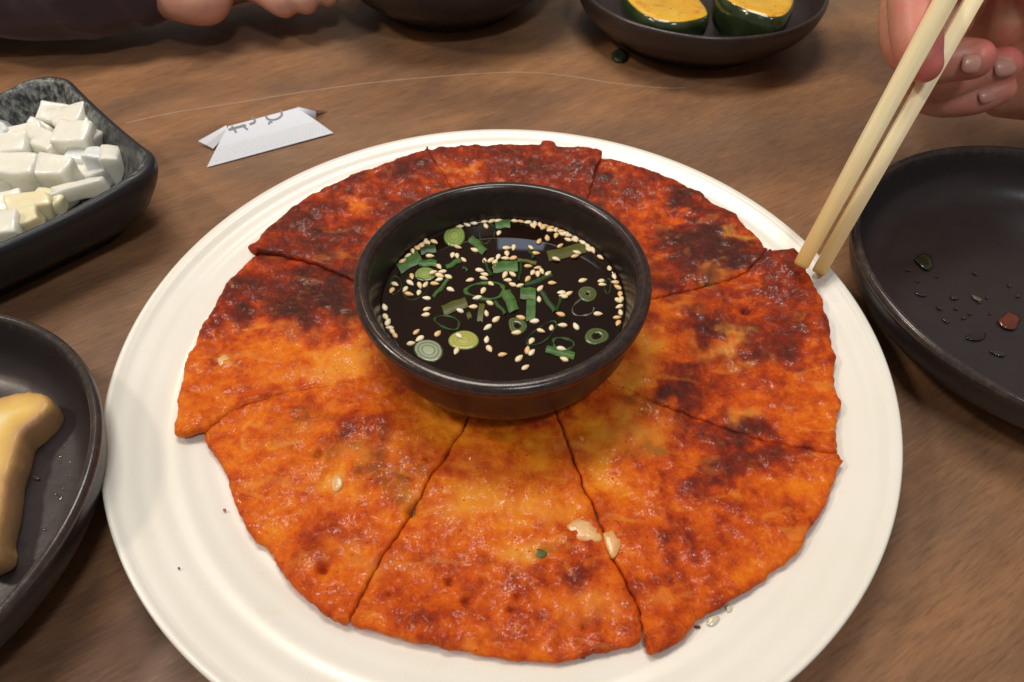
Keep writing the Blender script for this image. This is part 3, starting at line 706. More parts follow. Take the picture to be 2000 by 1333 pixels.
for i, (u, v, a) in enumerate(seeds):
    k = random.choice((0, 0, 0, 1, 2)); lift = .05 if any((u-x)**2+(v-y)**2 < 60 for x, y in covers) else 0
    z = SZ+.022+lift+random.uniform(0, .012)
    dx, dy = math.cos(math.radians(a)), math.sin(math.radians(a))
    if random.random() < .5: dx, dy = -dx, -dy
    p = P(u, v, z); q = P(u+dx*6, v+dy*6, z); ang = math.atan2(q[1]-p[1], q[0]-p[0])
    rr = math.hypot(p[0]-DC[0], p[1]-DC[1])
    if rr > 4.14: p[:2] = [DC[0]+(p[0]-DC[0])*4.14/rr, DC[1]+(p[1]-DC[1])*4.14/rr]; z += .02
    o = bpy.data.objects.new('sesame_seed', smesh[k]); COL.objects.link(o)
    o.location = (p[0]*K, p[1]*K, z*K); o.rotation_euler = (random.uniform(-.15, .15), random.uniform(-.12, .12), ang)
    s_ = random.uniform(.86, 1.02); o.scale = (s_, s_*random.uniform(.9, 1.1), s_)
    tag(o, seedlabel(i), 'sesame seed', 'sesame seeds floating on the soy sauce')

# ------------------------------------------------------------------ crumbs on the plate and table
def crumb(name, px, h, mat, th, label, cat, group=None, parent=None):
    ring = np.array([P(u, v, h) for u, v in cr(px+[px[0]], 3)[:-1]]); c = ring.mean(0); V = []; Fc = []; n = len(ring)
    for s_, dz in ((.96, 0), (1.0, th*.45), (.82, th*.9), (.4, th)):
        for q in ring: V.append(c+(q-c)*s_+[0, 0, dz])
    for l in range(3):
        for i in range(n): j = (i+1) % n; Fc.append((l*n+i, l*n+j, (l+1)*n+j, (l+1)*n+i))
    Fc.append(tuple(3*n+i for i in range(n))); Fc.append(tuple(reversed(range(n))))
    o = mesh(name, V, Fc, mat); fixnormals(o); return tag(o, label, cat, group)
m_burnt = m_simple('burnt_batter', (.16, .035, .010), .5, .5, 6, col2=(.05, .012, .006), cs=5)
def pz(u, v):
    h = 1.5
    for _ in range(4): q = P(u, v, h); h = float(zplate(math.hypot(q[0], q[1])))+.04
    return h
crumb('onion_crumb', [(1382,1208),(1396,1203),(1405,1208),(1400,1220),(1390,1226),(1380,1222)], pz(1390,1215), M['oniong'], .10, 'clear onion crumb on the cream plate below the large front right wedge', 'onion')
crumb('onion_crumb', [(1416,1186),(1424,1182),(1430,1188),(1427,1197),(1420,1198)], pz(1423,1190), M['oniong'], .08, 'smaller clear onion crumb right above the other on the cream plate', 'onion')
crumb('pancake_crumb', [(435,996),(440,994),(442,998),(438,1000)], pz(438,997), M['crease'], .04, 'tiny red brown crumb on the left of the cream plate', 'crumb')
crumb('pancake_crumb', [(347,1110),(350,1108),(352,1111),(349,1113)], pz(350,1110), M['dish'], .03, 'tiny black speck at the lower left of the cream plate', 'crumb')
for k_, (u, v, a, lab) in enumerate([(1060,1288,6,'burnt crust crumb under the middle of the front wedge'),(1138,1285,6,'burnt crust crumb under the right end of the front wedge'),(816,1250,10,'browned batter scrap sticking out below the left of the front wedge'),(1362,1226,6,'browned crust crumb at the notch of the large front right wedge'),(372,842,7,'orange batter crumb below the tip of the left wedge')]):
    crumb('pancake_crumb', [(u-a, v-1), (u-a*.3, v-a*.5), (u+a*.6, v-a*.4), (u+a, v+1), (u+a*.2, v+a*.45), (u-a*.6, v+a*.4)], pz(u, v), M['crease'] if k_ == 4 else m_burnt, .09, lab, 'crumb')
crumb('vegetable_scrap', [(1193,107),(1208,100),(1222,104),(1224,118),(1212,125),(1197,120)], 0.01, m_simple('dark_green_scrap', (.03, .042, .022), .4), .25, 'small dark green vegetable scrap on the table beside the far right bowl', 'vegetable scrap')

# ------------------------------------------------------------------ round black plates and bowls
def plateprof(R, H, foot, floor):
    q = [(.001, floor), (R*.5, floor), (R*.74, floor+.06), (R*.84, floor+.28), (R*.91, floor+.85), (R*.945, H-.45), (R*.955, H-.16), (R*.965, H-.04), (R*.978, H), (R*.99, H-.02), (R, H-.13), (R, H-.26),
         (R*.985, H-.38), (R*.975, H-.9), (R*.94, H-1.5), (R*.86, H-2.05), (R*.78, .45), (foot, .12), (foot, 0), (foot-.5, 0), (foot-.6, .25), (.001, .3)]
    return [tuple(p) for p in cr(q, 3)]
LP = (-19.12, -6.75)
lp = bowl('side_plate', LP, plateprof(7.30, 3.15, 4.9, .9), M['plate'], 3.15, 200)
tag(lp, 'round black stoneware plate at the near left holding a yellow braised wedge', 'plate')
RP = (21.45, 2.45)
rp = bowl('side_plate', RP, plateprof(7.95, 3.0, 5.6, .8), M['plate'], 3.0, 200)
tag(rp, 'empty round black stoneware plate on the right, wet with sauce drops', 'plate')
BP = (12.25, 27.75)
prof = [(.001, .7), (4.5, .7), (6.2, 1.1), (7.0, 1.9), (7.25, 2.7), (7.32, 3.0), (7.42, 3.10), (7.52, 3.08), (7.58, 2.95), (7.55, 2.6), (7.3, 1.9), (6.7, 1.2), (5.6, .5), (5.2, .3), (5.1, 0), (4.6, 0), (4.5, .2), (.001, .3)]
bb = bowl('banchan_bowl', BP, [tuple(p) for p in cr(prof, 3)], M['bowl'], 3.1, 160)
tag(bb, 'low brown black bowl at the far right with two yellow squash pieces', 'bowl')
TP = (-3.4, 31.6)
prof = [(.001, .9), (4.0, 1.0), (6.4, 2.2), (7.4, 4.0), (7.7, 5.6), (7.8, 5.9), (7.95, 5.95), (8.05, 5.8), (8.0, 5.4), (7.7, 3.9), (6.9, 2.2), (5.4, .9), (4.4, .5), (4.3, 0), (3.8, 0), (3.7, .3), (.001, .35)]
tb = bowl('soup_bowl', TP, [tuple(p) for p in cr(prof, 3)], M['plate'], 5.9, 160)
tag(tb, 'black bowl cut off by the top edge, right of the resting hand', 'bowl')

def droplet(u, v, h, ru, rv, mat, label, g, th=.022, rot=20):
    px = []
    for i in range(7):
        a = 2*PI*i/7; r = 1+.25*math.sin(a*2+u)+.12*math.sin(3*a+v); c, s_ = math.cos(math.radians(rot)), math.sin(math.radians(rot))
        x, y = ru*r*math.cos(a), rv*r*math.sin(a); px.append((u+x*c-y*s_, v+x*s_+y*c))
    return crumb('sauce_droplet', px, h, mat, th, label, 'droplet', g)
wet = m_simple('thin_clear_sauce', (.03, .022, .02), .04, coat=1); wet2 = m_simple('oily_sauce', (.05, .04, .035), .05, coat=1)
for u, v, a, b in [(1799,575,10,4),(1864,581,10,4),(1929,580,4,3),(1989,578,4,3),(1913,591,3,2),(1835,602,6,3),(1868,603,4,3),(1848,626,7,4),(1883,620,5,3),(1895,612,4,3),(1935,611,3,3),(1775,527,5,3),(1905,534,5,3),(1972,557,5,3),(1793,549,4,2),(1830,540,3,2),(1950,690,14,6)]:
    droplet(u, v, .86, a, b, wet, 'small clear sauce drop on the floor of the empty black plate', 'sauce drops on the right plate')
droplet(1907, 658, .86, 19, 8, m_simple('brown_sauce', (.016, .009, .007), .05, coat=1), 'flat dark brown sauce puddle left of the red drop on the empty black plate', 'sauce drops on the right plate', .02, 5)
droplet(1971, 628, .86, 24, 15, m_simple('red_chilli_sauce', (.13, .025, .008), .08, coat=1, col2=(.09, .016, .006)), 'red brown chilli sauce drop on the empty black plate', 'sauce drops on the right plate', .05, 20)
crumb('scallion_scrap', [(1786,508),(1800,496),(1818,502),(1822,520),(1812,529),(1798,521)], .87, m_simple('wet_dark_leaf', (.012, .024, .010), .15, coat=.6), .05, 'wet dark green leaf scrap lying on the empty black plate', 'leaf scrap')
crumb('onion_crumb', [(1897,576),(1906,580),(1918,586),(1914,590),(1902,584)], .87, m_simple('dull_onion', (.12, .10, .06), .3), .04, 'thin dull onion sliver in the middle of the empty black plate', 'onion')
for u, v, a, b in [(136,881,3,3),(118,904,3,2),(137,902,3,2),(134,914,4,2),(129,929,3,2),(134,927,3,2),(150,939,2,2),(118,973,5,4),(123,954,2,2),(106,1018,2,2),(86,1035,4,2),(108,965,4,2),(117,892,5,2),(125,870,4,2),(60,1111,2,2),(105,1047,4,2),(70,933,7,5)]:
    droplet(u, v, .96, a, b, wet2, 'tiny clear droplet on the black plate beside the yellow wedge', 'droplets on the left plate')

# braised wedge on the left plate
def wedge():
    px = [(0,782),(25,777),(52,771),(76,770),(93,778),(106,791),(101,808),(84,826),(58,848),(44,878),(36,903),(27,930),(20,958),(12,1000),(6,1050),(8,1085),(-6,1104),(-60,1110),(-120,1040),(-150,930),(-120,820),(-60,785)]
    ring = np.array([P(u, v, 1.7)[:2] for u, v in cr(px+[px[0]], 4)[:-1]]); nb = len(ring); h = .11; c = ring.mean(0)
    ring = ring+np.array([(nz(x, y, 2, .9, 3)*.09, nz(x, y, 8, .9, 3)*.09) for x, y in ring])
    gx, gy = np.meshgrid(np.arange(ring[:, 0].min(), ring[:, 0].max(), h), np.arange(ring[:, 1].min(), ring[:, 1].max(), h)); g = np.stack([gx.ravel(), gy.ravel()], 1)
    A, B = ring, np.roll(ring, -1, 0); AB = B-A
    def edist(q):
        tt = np.clip(((q[:, None]-A)*AB).sum(2)/(AB**2).sum(1), 0, 1); return np.sqrt(((q[:, None]-(A+AB*tt[..., None]))**2).sum(2).min(1))
    cond = ((A[None, :, 1] > g[:, None, 1]) != (B[None, :, 1] > g[:, None, 1]))
    xs = A[None, :, 0]+(g[:, None, 1]-A[None, :, 1])*AB[None, :, 0]/np.where(abs(AB[None, :, 1]) < 1e-9, 1e-9, AB[None, :, 1])
    ins = (np.logical_and(cond, g[:, None, 0] < xs).sum(1) % 2) == 1
    dg_ = edist(g); g = g[ins & (dg_ > h*.5)]
    vv, _, ff, *_ = geometry.delaunay_2d_cdt([Vector(p) for p in ring]+[Vector(p) for p in g], [(i, (i+1) % nb) for i in range(nb)], [], 1, 1e-6)
    XY = np.array([(p.x, p.y) for p in vv]); dd = edist(XY); k = np.clip(dd/.16, 0, 1)
    zt = 1.75+.20*np.sqrt(1-(1-k)**2)+.12*np.clip(dd-1.1, 0, 1)+np.array([0.03*nz(x, y, 4, 1.2, 4) for x, y in XY])
    V = [np.array([x, y, z]) for (x, y), z in zip(XY, zt)]; Fc = [tuple(f) for f in ff]; e = list(np.clip(1-dd/1.5+.10*np.array([nz(x, y, 7, .9, 3) for x, y in XY]), 0, 1)); prev = list(range(nb))
    for sc_, z in ((1.0, 1.1), (.97, .98), (.93, .92)):
        cur = []
        for i in range(nb): p = c+(XY[i]-c)*sc_; cur.append(len(V)); V.append(np.array([p[0], p[1], z])); e.append(1)
        for i in range(nb): j = (i+1) % nb; Fc.append((prev[j], prev[i], cur[i], cur[j]))
        prev = cur
    Fc.append(tuple(reversed(prev)))
    s = NT('braised_vegetable')
    v = s.math('ADD', s.attr('edge'), s.math('MULTIPLY', s.math('SUBTRACT', s.noise(1.2, 4), .5), .35), clamp=True)
    s.set('Base Color', s.ramp(v, [(0, (.84, .78, .56)), (.30, (.82, .70, .40)), (.58, (.74, .50, .12)), (.84, (.56, .33, .09)), (1.0, (.40, .22, .10))]))
    s.set('Roughness', .5); s.set('Subsurface Weight', .3); s.set('Subsurface Radius', (1, .6, .2)); s.set('Subsurface Scale', .004); s.set('Coat Weight', .08)
    s.set('Normal', s.bump(s.noise(4, 6, .65), .6, .04))
    o = mesh('braised_wedge', V, Fc, s.m, origin=(c[0], c[1], .93)); fixnormals(o)
    at = o.data.attributes.new('edge', 'FLOAT', 'POINT'); at.data.foreach_set('value', np.array(e, np.float32))
    tag(o, 'thick pale yellow braised wedge with an ochre edge on the near left black plate', 'vegetable')
wedge()

# ------------------------------------------------------------------ square dish with radish
QC = np.array((-21.85, 8.35)); QA = math.radians(-45.5)
def rsq(h, rc, n=24):
    out = []; rc = min(rc, h*.95)
    for k in range(4):
        a0 = k*PI/2
        cx, cy = [(1, 1), (-1, 1), (-1, -1), (1, -1)][k]; cx *= h-rc; cy *= h-rc
        for j in range(n//3+1): a = a0+PI/2*j/(n//3); out.append((cx+rc*math.cos(a), cy+rc*math.sin(a), 1.0))
        nx_, ny_ = [(-1, 1), (-1, -1), (1, -1), (1, 1)][k]; ex, ey = cx+rc*math.cos(a0+PI/2), cy+rc*math.sin(a0+PI/2)
        a1 = a0+PI/2; fx, fy = nx_*(h-rc)+rc*math.cos(a1), ny_*(h-rc)+rc*math.sin(a1)
        for j in range(1, 12): t = j/12; out.append((ex+(fx-ex)*t, ey+(fy-ey)*t, abs(2*t-1)))
    return out
def build_square():
    prof = [(.05, .8, .04), (2.2, .8, 1.2), (3.4, .95, 1.5), (4.1, 1.35, 1.6), (4.6, 2.1, 1.6), (4.95, 2.9, 1.55), (5.12, 3.28, 1.5), (5.24, 3.46, 1.5), (5.38, 3.52, 1.5), (5.52, 3.45, 1.55), (5.60, 3.25, 1.6), (5.58, 2.9, 1.65), (5.35, 2.2, 1.8), (4.9, 1.3, 1.9), (4.2, .6, 1.8), (3.8, .3, 1.7), (3.7, 0, 1.6), (3.2, 0, 1.5), (3.1, .25, 1.4), (.05, .3, .04)]
    prof = cr(prof, 3); V = []; Fc = []; sp = []; ca, sa = math.cos(QA), math.sin(QA); n = None
    for i, (h, z, rc) in enumerate(prof):
        r = rsq(h, rc); n = len(r)
        for x, y, k in r:
            sag = (-.24*(1-k**2)+.05*k**6)*max(0, (z-1.2)/2.3)
            V.append((QC[0]+x*ca-y*sa, QC[1]+x*sa+y*ca, z+sag)); sp.append(1.0 if i < 24 else .0)
    for i in range(len(prof)-1):
        for j in range(n): k = (j+1) % n; Fc.append((i*n+j, i*n+k, (i+1)*n+k, (i+1)*n+j))
    s = NT('speckled_black_glaze')
    ins = s.attr('inside'); st = s.map(scale=(1, 1, .35))
    m = s.math('MULTIPLY', ins, s.ramp(s.noise(3.2, 6, .75, st), [(.44, 0.0), (.62, .9)]))
    big = s.ramp(s.noise(.22, 2), [(.36, .15), (.55, 1.0)]); m = s.math('MULTIPLY', m, big)
    s.set('Base Color', s.mix(m, (.020, .022, .027), (.27, .29, .27)))
    s.set('Roughness', s.ramp(s.noise(2, 4), [(.3, .28), (.7, .5)])); s.set('Normal', s.bump(s.noise(7, 5, .7), .35, .015))
    o = mesh('square_dish', V, Fc, s.m, origin=(QC[0], QC[1], 0)); fixnormals(o)
    at = o.data.attributes.new('inside', 'FLOAT', 'POINT'); at.data.foreach_set('value', np.array(sp, np.float32))
    tag(o, 'square black dish with rounded corners and grey speckled inside, full of radish cubes', 'dish')
build_square()
rad_a = m_simple('pickled_radish', (.88, .87, .78), .30, .8, 2.2, sss=.6, rad=(1, 1, .9), coat=.45, col2=(.80, .79, .68), sscale=.008, cs=1.3)
rad_y = m_simple('yellowish_pickled_radish', (.86, .78, .54), .3, .6, 3, sss=.4, coat=.4, col2=(.80, .72, .46), cs=1.3, sscale=.005)
rad_b = m_simple('bluish_pickled_radish', (.80, .84, .86), .25, .6, 3, sss=.3, coat=.5, col2=(.72, .76, .76), cs=1.3, sscale=.005)
def cube(u, v, h, sx, sy, sz, rz, mat, label, tilt=(0, 0)):
    sx, sy, sz = sx*.90, sy*.92, sz*.98; rz += random.uniform(-14, 14); c = P(u, v, h)
    bm = bmesh.new(); bmesh.ops.create_cube(bm, size=1)
    for q in bm.verts: q.co = Vector((q.co.x*sx*random.uniform(.8, 1.1), q.co.y*sy*random.uniform(.8, 1.1), q.co.z*sz*random.uniform(.8, 1.15)))
    bmesh.ops.bevel(bm, geom=bm.edges[:], offset=.13*min(1, sz, sy), segments=3, affect='EDGES', profile=.5)
    bmesh.ops.subdivide_edges(bm, edges=[e for e in bm.edges if e.calc_length() > .5], cuts=3, use_grid_fill=True)
    sd = random.uniform(0, 50)
    for q in bm.verts:
        q.co += Vector((noise.noise(q.co*1.3+Vector((sd, 0, 0))), noise.noise(q.co*1.3+Vector((0, sd, 0))), noise.noise(q.co*1.3+Vector((0, 0, sd)))))*.13
    bm.transform(Matrix.Scale(K, 4))
    me = bpy.data.meshes.new('radish_cube'); bm.to_mesh(me); bm.free()
    o = link('radish_cube', me, mat, None, c); o.rotation_euler = (tilt[0], tilt[1], math.radians(rz)); o.data.shade_smooth()
    tag(o, label, 'radish', 'pickled radish cubes in the square dish'); return o
CB = [(112,232,2.35,1.5,1.3,1.3,20,rad_a,'radish cube at the back of the heap with one corner pointing up',(.5,.3)),
 (150,238,2.5,1.6,1.3,1.3,-8,rad_a,'pinkish white radish cube at the back right of the heap',(.3,-.2)),
 (168,248,2.3,1.0,1.0,1.3,-25,rad_a,'radish cube leaning on the speckled wall at the back right',(.2,.3)),
 (86,252,2.3,1.5,.5,.9,-30,rad_a,'thin radish sliver standing left of the pointed back cube',(.5,.3)),
 (154,276,2.7,1.7,1.5,1.3,-12,rad_a,'large rounded radish cube on top of the heap at the right',(.2,.1)),
 (181,284,2.3,1.0,1.3,1.5,-20,rad_a,'radish cube right of the large rounded one, near the wall',(.1,.3)),
 (58,278,2.6,2.0,1.3,1.2,15,rad_a,'broad flat radish cube at the left of the back row',(.35,-.1)),
 (8,262,2.7,2.0,.9,1.7,-35,rad_b,'bluish white radish slab propped up at the back left',(.5,.2)),
 (30,298,2.6,1.7,1.2,1.3,10,rad_a,'radish cube under the bluish slab at the left',(.2,0)),
 (100,290,2.5,1.6,1.1,1.3,-6,rad_a,'radish cube in the very middle of the heap',(.2,.1)),
 (46,345,2.7,1.75,1.4,1.7,2,rad_a,'tall radish cube left of the square faced one',(.12,.0)),
 (115,345,2.6,1.7,1.3,1.6,-2,rad_a,'radish cube with a clean square face at the front of the heap',(.10,.0)),
 (163,318,2.0,1.0,1.0,1.3,0,rad_b,'small bluish radish cube in the gap right of the square faced one',(.0,.0)),
 (198,325,2.1,1.2,1.0,1.7,-5,rad_b,'upright radish cube left of the one in the right corner',(.0,.1)),
 (229,325,2.1,1.0,1.1,1.7,20,rad_a,'radish cube nearest the right corner of the dish',(.0,-.1)),
 (158,372,2.6,2.3,.7,.8,24,rad_a,'long radish slab lying along the front rim',(.1,.0)),
 (0,360,2.5,1.4,1.4,1.4,5,rad_a,'radish cube cut off by the left edge of the picture, middle row',(.1,.2)),
 (4,308,2.5,1.0,1.0,1.2,30,rad_a,'small radish cube cut off by the left edge below the bluish slab',(.1,.2)),
 (14,405,2.6,1.5,1.3,.9,12,rad_a,'wet flat radish piece left of the yellowish ones at the front',(.2,.1)),
 (62,405,2.7,1.9,1.1,1.0,8,rad_y,'yellowish radish cube at the front of the heap',(.3,.05)),
 (96,398,2.5,1.5,.9,.8,-14,rad_y,'darker cream radish piece squeezed against the front rim',(.1,.1)),
 (44,432,2.7,1.7,1.0,.8,30,rad_y,'flat radish piece by the front rim under the yellowish cube',(.1,.0)),
 (8,448,2.8,1.6,1.2,.9,10,rad_a,'radish cube lowest in the heap at the front left',(.2,.0))]
for c in CB: cube(*c)
for (u, v) in [(40,330),(90,330),(140,330),(190,330),(60,380),(110,370),(60,290),(120,280),(160,280),(10,300),(0,400)]:
    cube(u, v+12, 1.75, 1.5, 1.3, 1.1, random.uniform(0, 90), rad_a, 'radish cube hidden in the lower layer of the heap', (0, 0))

# ------------------------------------------------------------------ squash in the far bowl
def squash(px, zt, zb, label, seedpx=()):
    ring = np.array([P(u, v, zt) for u, v in cr(px+[px[0]], 4)[:-1]]); c = ring.mean(0); n = len(ring)
    e = bpy.data.objects.new('squash_piece', None); COL.objects.link(e); e.location = (c[0]*K, c[1]*K, zb*K); e['org'] = [c[0], c[1], zb]
    e.empty_display_size = .01
    V = []; Fc = []
    lv = [(.55, zb), (.85, zb+.25), (1.04, zb+(zt-zb)*.45), (1.075, zb+(zt-zb)*.75), (1.05, zt-.05), (1.0, zt)]
    for s_, z in lv:
        for q in ring: p = c+(q-c)*s_; V.append((p[0]+.04*nz(p[0], p[1], z, 1, 2), p[1], z))
    for l in range(len(lv)-1):
        for i in range(n): j = (i+1) % n; Fc.append((l*n+i, l*n+j, (l+1)*n+j, (l+1)*n+i))
    Fc.append(tuple(reversed(range(n))))
    o = mesh('rind', V, Fc, rindm, e); fixnormals(o)
    V = []; Fc = []
    lv = [(1.0, -.01), (.975, .04), (.85, .06), (.65, .05), (.4, .02), (.02, -.03)]
    for s_, dz in lv:
        for q in ring: p = c+(q-c)*s_; V.append((p[0], p[1], zt+dz+.03*nz(p[0], p[1], 5, 1.5, 3)))
    for l in range(len(lv)-1):
        for i in range(n): j = (i+1) % n; Fc.append((l*n+i, l*n+j, (l+1)*n+j, (l+1)*n+i))
    o = mesh('flesh', V, Fc, fleshm, e); fixnormals(o)
    tag(e, label, 'squash', 'squash pieces in the far right bowl')
rindm = m_simple('dark_green_rind', (.012, .028, .010), .16, .25, 3, coat=.7, col2=(.04, .06, .022), cs=.8)
s = NT('yellow_squash_flesh')
c = s.mix(s.ramp(s.noise(.8, 4), [(.4, 0.0), (.65, 1.0)]), (.80, .42, .022), (.84, .52, .05))
c = s.mix(s.ramp(s.noise(1.1, 4, .6, dist=1), [(.56, 0.0), (.68, .75)]), c, (.62, .13, .015))
c = s.mix(s.ramp(s.vor(1.3), [(.05, .9), (.12, 0.0)]), c, (.38, .03, .008))
s.set('Base Color', c); s.set('Roughness', .25); s.set('Coat Weight', .5); s.set('Subsurface Weight', .2); s.set('Subsurface Scale', .004); s.set('Normal', s.bump(s.noise(3, 4), .4, .04)); fleshm = s.m
squash([(1224,-2),(1240,15),(1262,30),(1300,42),(1340,42),(1380,30),(1372,8),(1358,-8),(1352,-40),(1300,-60),(1240,-50),(1218,-25)], 2.9, 1.0, 'half moon yellow squash slice with green rind on the left of the far bowl')
squash([(1405,-14),(1420,0),(1450,16),(1480,26),(1505,33),(1530,30),(1545,14),(1550,-10),(1545,-50),(1500,-75),(1430,-60),(1405,-38)], 3.75, 1.0, 'thick yellow squash chunk on deep green rind on the right of the far bowl')

# ------------------------------------------------------------------ folded paper sleeve
def build_paper():
    s = NT('white_sleeve_paper'); t = s.attr('across'); u = s.attr('along')
    dots = s.math('MULTIPLY', s.math('SINE', s.math('MULTIPLY', u, 2*PI*34)), s.math('SINE', s.math('MULTIPLY', t, 2*PI*11)))
    band = s.math('MULTIPLY', s.ramp(t, [(.50, 0.0), (.54, 1.0), (.90, 1.0), (.93, 0.0)]), s.ramp(dots, [(.1, 0.0), (.5, 1.0)]))
    s.set('Base Color', s.mix(s.math('MULTIPLY', band, .8), (.80, .83, .93), (.97, .98, 1.0))); s.set('Roughness', .55); s.set('Subsurface Weight', .1); s.set('Subsurface Scale', .001)
    s.set('Normal', s.bump(s.noise(1.5, 3), .3, .03, s.bump(band, .8, .02))); pm = s.m
    root = bpy.data.objects.new('paper_sleeve', None); COL.objects.link(root); oc = P(520, 270, 0); root.location = Vector(oc)*K; root['org'] = list(oc); root.empty_display_size = .01
    def panel(name, a, b, c, d, nu=30, nv=14, bow=.05):
        """a-b top edge (left,right), d-c bottom edge"""
        V = []; Fc = []; al = []; ac = []
        for sgn in (0, 1):
            for i in range(nu+1):
                for j in range(nv+1):
                    x, y = i/nu, j/nv; p = (a*(1-x)+b*x)*(1-y)+(d*(1-x)+c*x)*y
                    p = p+np.array([0, 0, bow*math.sin(PI*y)*(.6+.4*math.sin(3*x))])+np.array([0, 0, -.02*sgn])
                    if sgn: p = p+np.array([0, .012, 0])
                    V.append(p); al.append(x); ac.append(y)
        W = nv+1; N = (nu+1)*W
        for i in range(nu):
            for j in range(nv):
                q = (i*W+j, i*W+j+1, (i+1)*W+j+1, (i+1)*W+j); Fc.append(q); Fc.append(tuple(N+k for k in reversed(q)))
        bd = [i*W for i in range(nu+1)]+[nu*W+j for j in range(1, W)]+[i*W+nv for i in range(nu-1, -1, -1)]+[j for j in range(nv-1, 0, -1)]
        for k in range(len(bd)): p, q = bd[k], bd[(k+1) % len(bd)]; Fc.append((p, q, N+q, N+p))
        o = mesh(name, V, Fc, pm, root, sharp=30); fixnormals(o)
        for nm, arr in (('along', al), ('across', ac)):
            at = o.data.attributes.new(nm, 'FLOAT', 'POINT'); at.data.foreach_set('value', np.array(arr, np.float32))
        return o
    RZ = 1.05
    a, b, c, d = P(446, 247, RZ), P(580, 211, RZ), P(651, 260, .10), P(404, 327, .06)
    fp = panel('front_panel', a, b, c, d)
    panel('left_flap', P(387, 276, .25), P(442, 245, RZ-.03), P(446, 258, .85), P(416, 291, .12), 12, 6, .02)
    panel('right_flap', P(580, 209, RZ-.03), P(617, 217, .75), P(617, 236, .25), P(588, 222, .8), 12, 6, .02)
    a2, b2 = P(446, 247, RZ-.04), P(580, 211, RZ-.04)
    panel('back_panel', a2, b2, b2+np.array([1.2, 1.3, -RZ+.08]), a2+np.array([-1.2, 1.3, -RZ+.08]), 20, 8, .02)
    # print that wraps over the ridge
    nrm = np.cross(b-a, d-a); nrm /= np.linalg.norm(nrm); nrm = nrm if nrm[2] > 0 else -nrm
    def onp(u, v):
        r = FW*F_PX+RT*(u-1000)-UP*(v-666.5); tt = ((a-CAM)@nrm)/(r@nrm); p = CAM+r*tt
        y = min(1, max(0, (RZ-p[2])/RZ)); return p+np.array([0, 0, .05*math.sin(PI*y)*1.0])+nrm*.03
    def stroke(pts, wd=.05):
        q = [onp(*p) for p in (cr(pts, 5) if len(pts) > 2 else [pts[0], ((pts[0][0]+pts[1][0])/2, (pts[0][1]+pts[1][1])/2), pts[1]])]
        V = []; Fc = []
        for i, p in enumerate(q):
            t = q[min(i+1, len(q)-1)]-q[max(0, i-1)]; t /= np.linalg.norm(t); n = np.cross(nrm, t)*wd
            V += [p-n, p+n]
            if i: k = 2*i; Fc.append((k-2, k-1, k+1, k))
        mesh('printed_stroke', V, Fc, M['ink'], fp, smooth=False) if False else mesh('printed_stroke', V, Fc, M['ink'], root, smooth=False)
    cz = lambda x, y: (200+x*.25, 180+y*.25)
    for st in ([(1010,268),(1030,295),(1046,322)], [(1092,258),(1112,280),(1136,300)], [(985,298),(1050,280),(1122,262)], [(1168,195),(1190,222),(1186,242),(1150,256)],
               [(1278,185),(1285,208),(1310,222),(1350,222),(1385,205),(1402,182),(1398,160),(1388,140)], [(1300,262),(1312,240),(1330,248)]):
        stroke([cz(*p) for p in st])
    tag(root, 'folded white paper chopstick sleeve with dotted embossing lying on the table', 'paper sleeve')
build_paper()

# ------------------------------------------------------------------ chopsticks
s = NT('bamboo')
g = s.noise(2.2, 5, .6, s.map(scale=(3.2, 3.2, .12))); al = s.attr('along')
c = s.mix(s.ramp(g, [(.35, 0.0), (.7, 1.0)]), (.97, .88, .58), (.92, .75, .40))
c = s.mix(s.ramp(al, [(.0, .9), (.10, .6), (.30, 0.0)]), c, (.72, .42, .10))
c = s.mix(s.ramp(s.noise(1.1, 3, .5, s.map(scale=(2, 2, .5))), [(.66, 0.0), (.75, .5)]), c, (.55, .33, .11))
s.set('Base Color', c); s.set('Roughness', .42); s.set('Normal', s.bump(g, .25, .02)); s.set('Subsurface Weight', .08); s.set('Subsurface Scale', .002); bam = s.m
def chopstick(tip, top, r0, r1, tw, label):
    ax = top-tip; L = np.linalg.norm(ax); ax /= L; n = 24; V = []; Fc = []; al = []; m = 46
    prof = [(0.0, .0), (0.0, .80), (.05, .95), (.12, 1.0)]
    st = [(t_, f) for t_, f in prof]+[(.12+(L-.24)*k/m, 1.0) for k in range(1, m+1)]+[(L, .9), (L, 0)]
    for z, f in st:
        r = (r0+(r1-r0)*min(1, (z/L)**.85*1.15))*f
        for j in range(n):
            a = 2*PI*j/n+tw; k = 1/max(abs(math.cos(a-tw)), abs(math.sin(a-tw))); k = 1+(k-1)*.62
            w_ = 1+.012*math.sin(z*1.3+j)
            V.append((r*k*w_*math.cos(a), r*k*w_*math.sin(a), z)); al.append(z/L)
    for l in range(len(st)-1):
        for j in range(n): k = (j+1) % n; Fc.append((l*n+j, l*n+k, (l+1)*n+k, (l+1)*n+j))
    me = bpy.data.meshes.new('chopstick'); me.from_pydata([tuple(q*K for q in v) for v in V], [], Fc)
    o = link('chopstick', me, bam, None, tip); fixnormals(o); o.data.shade_smooth(); o.data.set_sharp_from_angle(angle=math.radians(38))
    o.rotation_euler = Vector(ax).to_track_quat('Z', 'Y').to_euler()
    at = o.data.attributes.new('along', 'FLOAT', 'POINT'); at.data.foreach_set('value', np.array(al, np.float32))
    return tag(o, label, 'chopstick', 'pair of wooden chopsticks held in the hand')
def ext(tip, p, k): return tip+(p-tip)*k
t1 = P(1563, 521, 2.55); p1 = D(1846, 0, 23.4)
t2 = P(1598, 534, 1.95); p2 = D(1901, 0, 25.2)
chopstick(t1, ext(t1, p1, 1.75), .24, .34, .5, 'wooden chopstick in front, its round yellowed tip resting on the pancake')
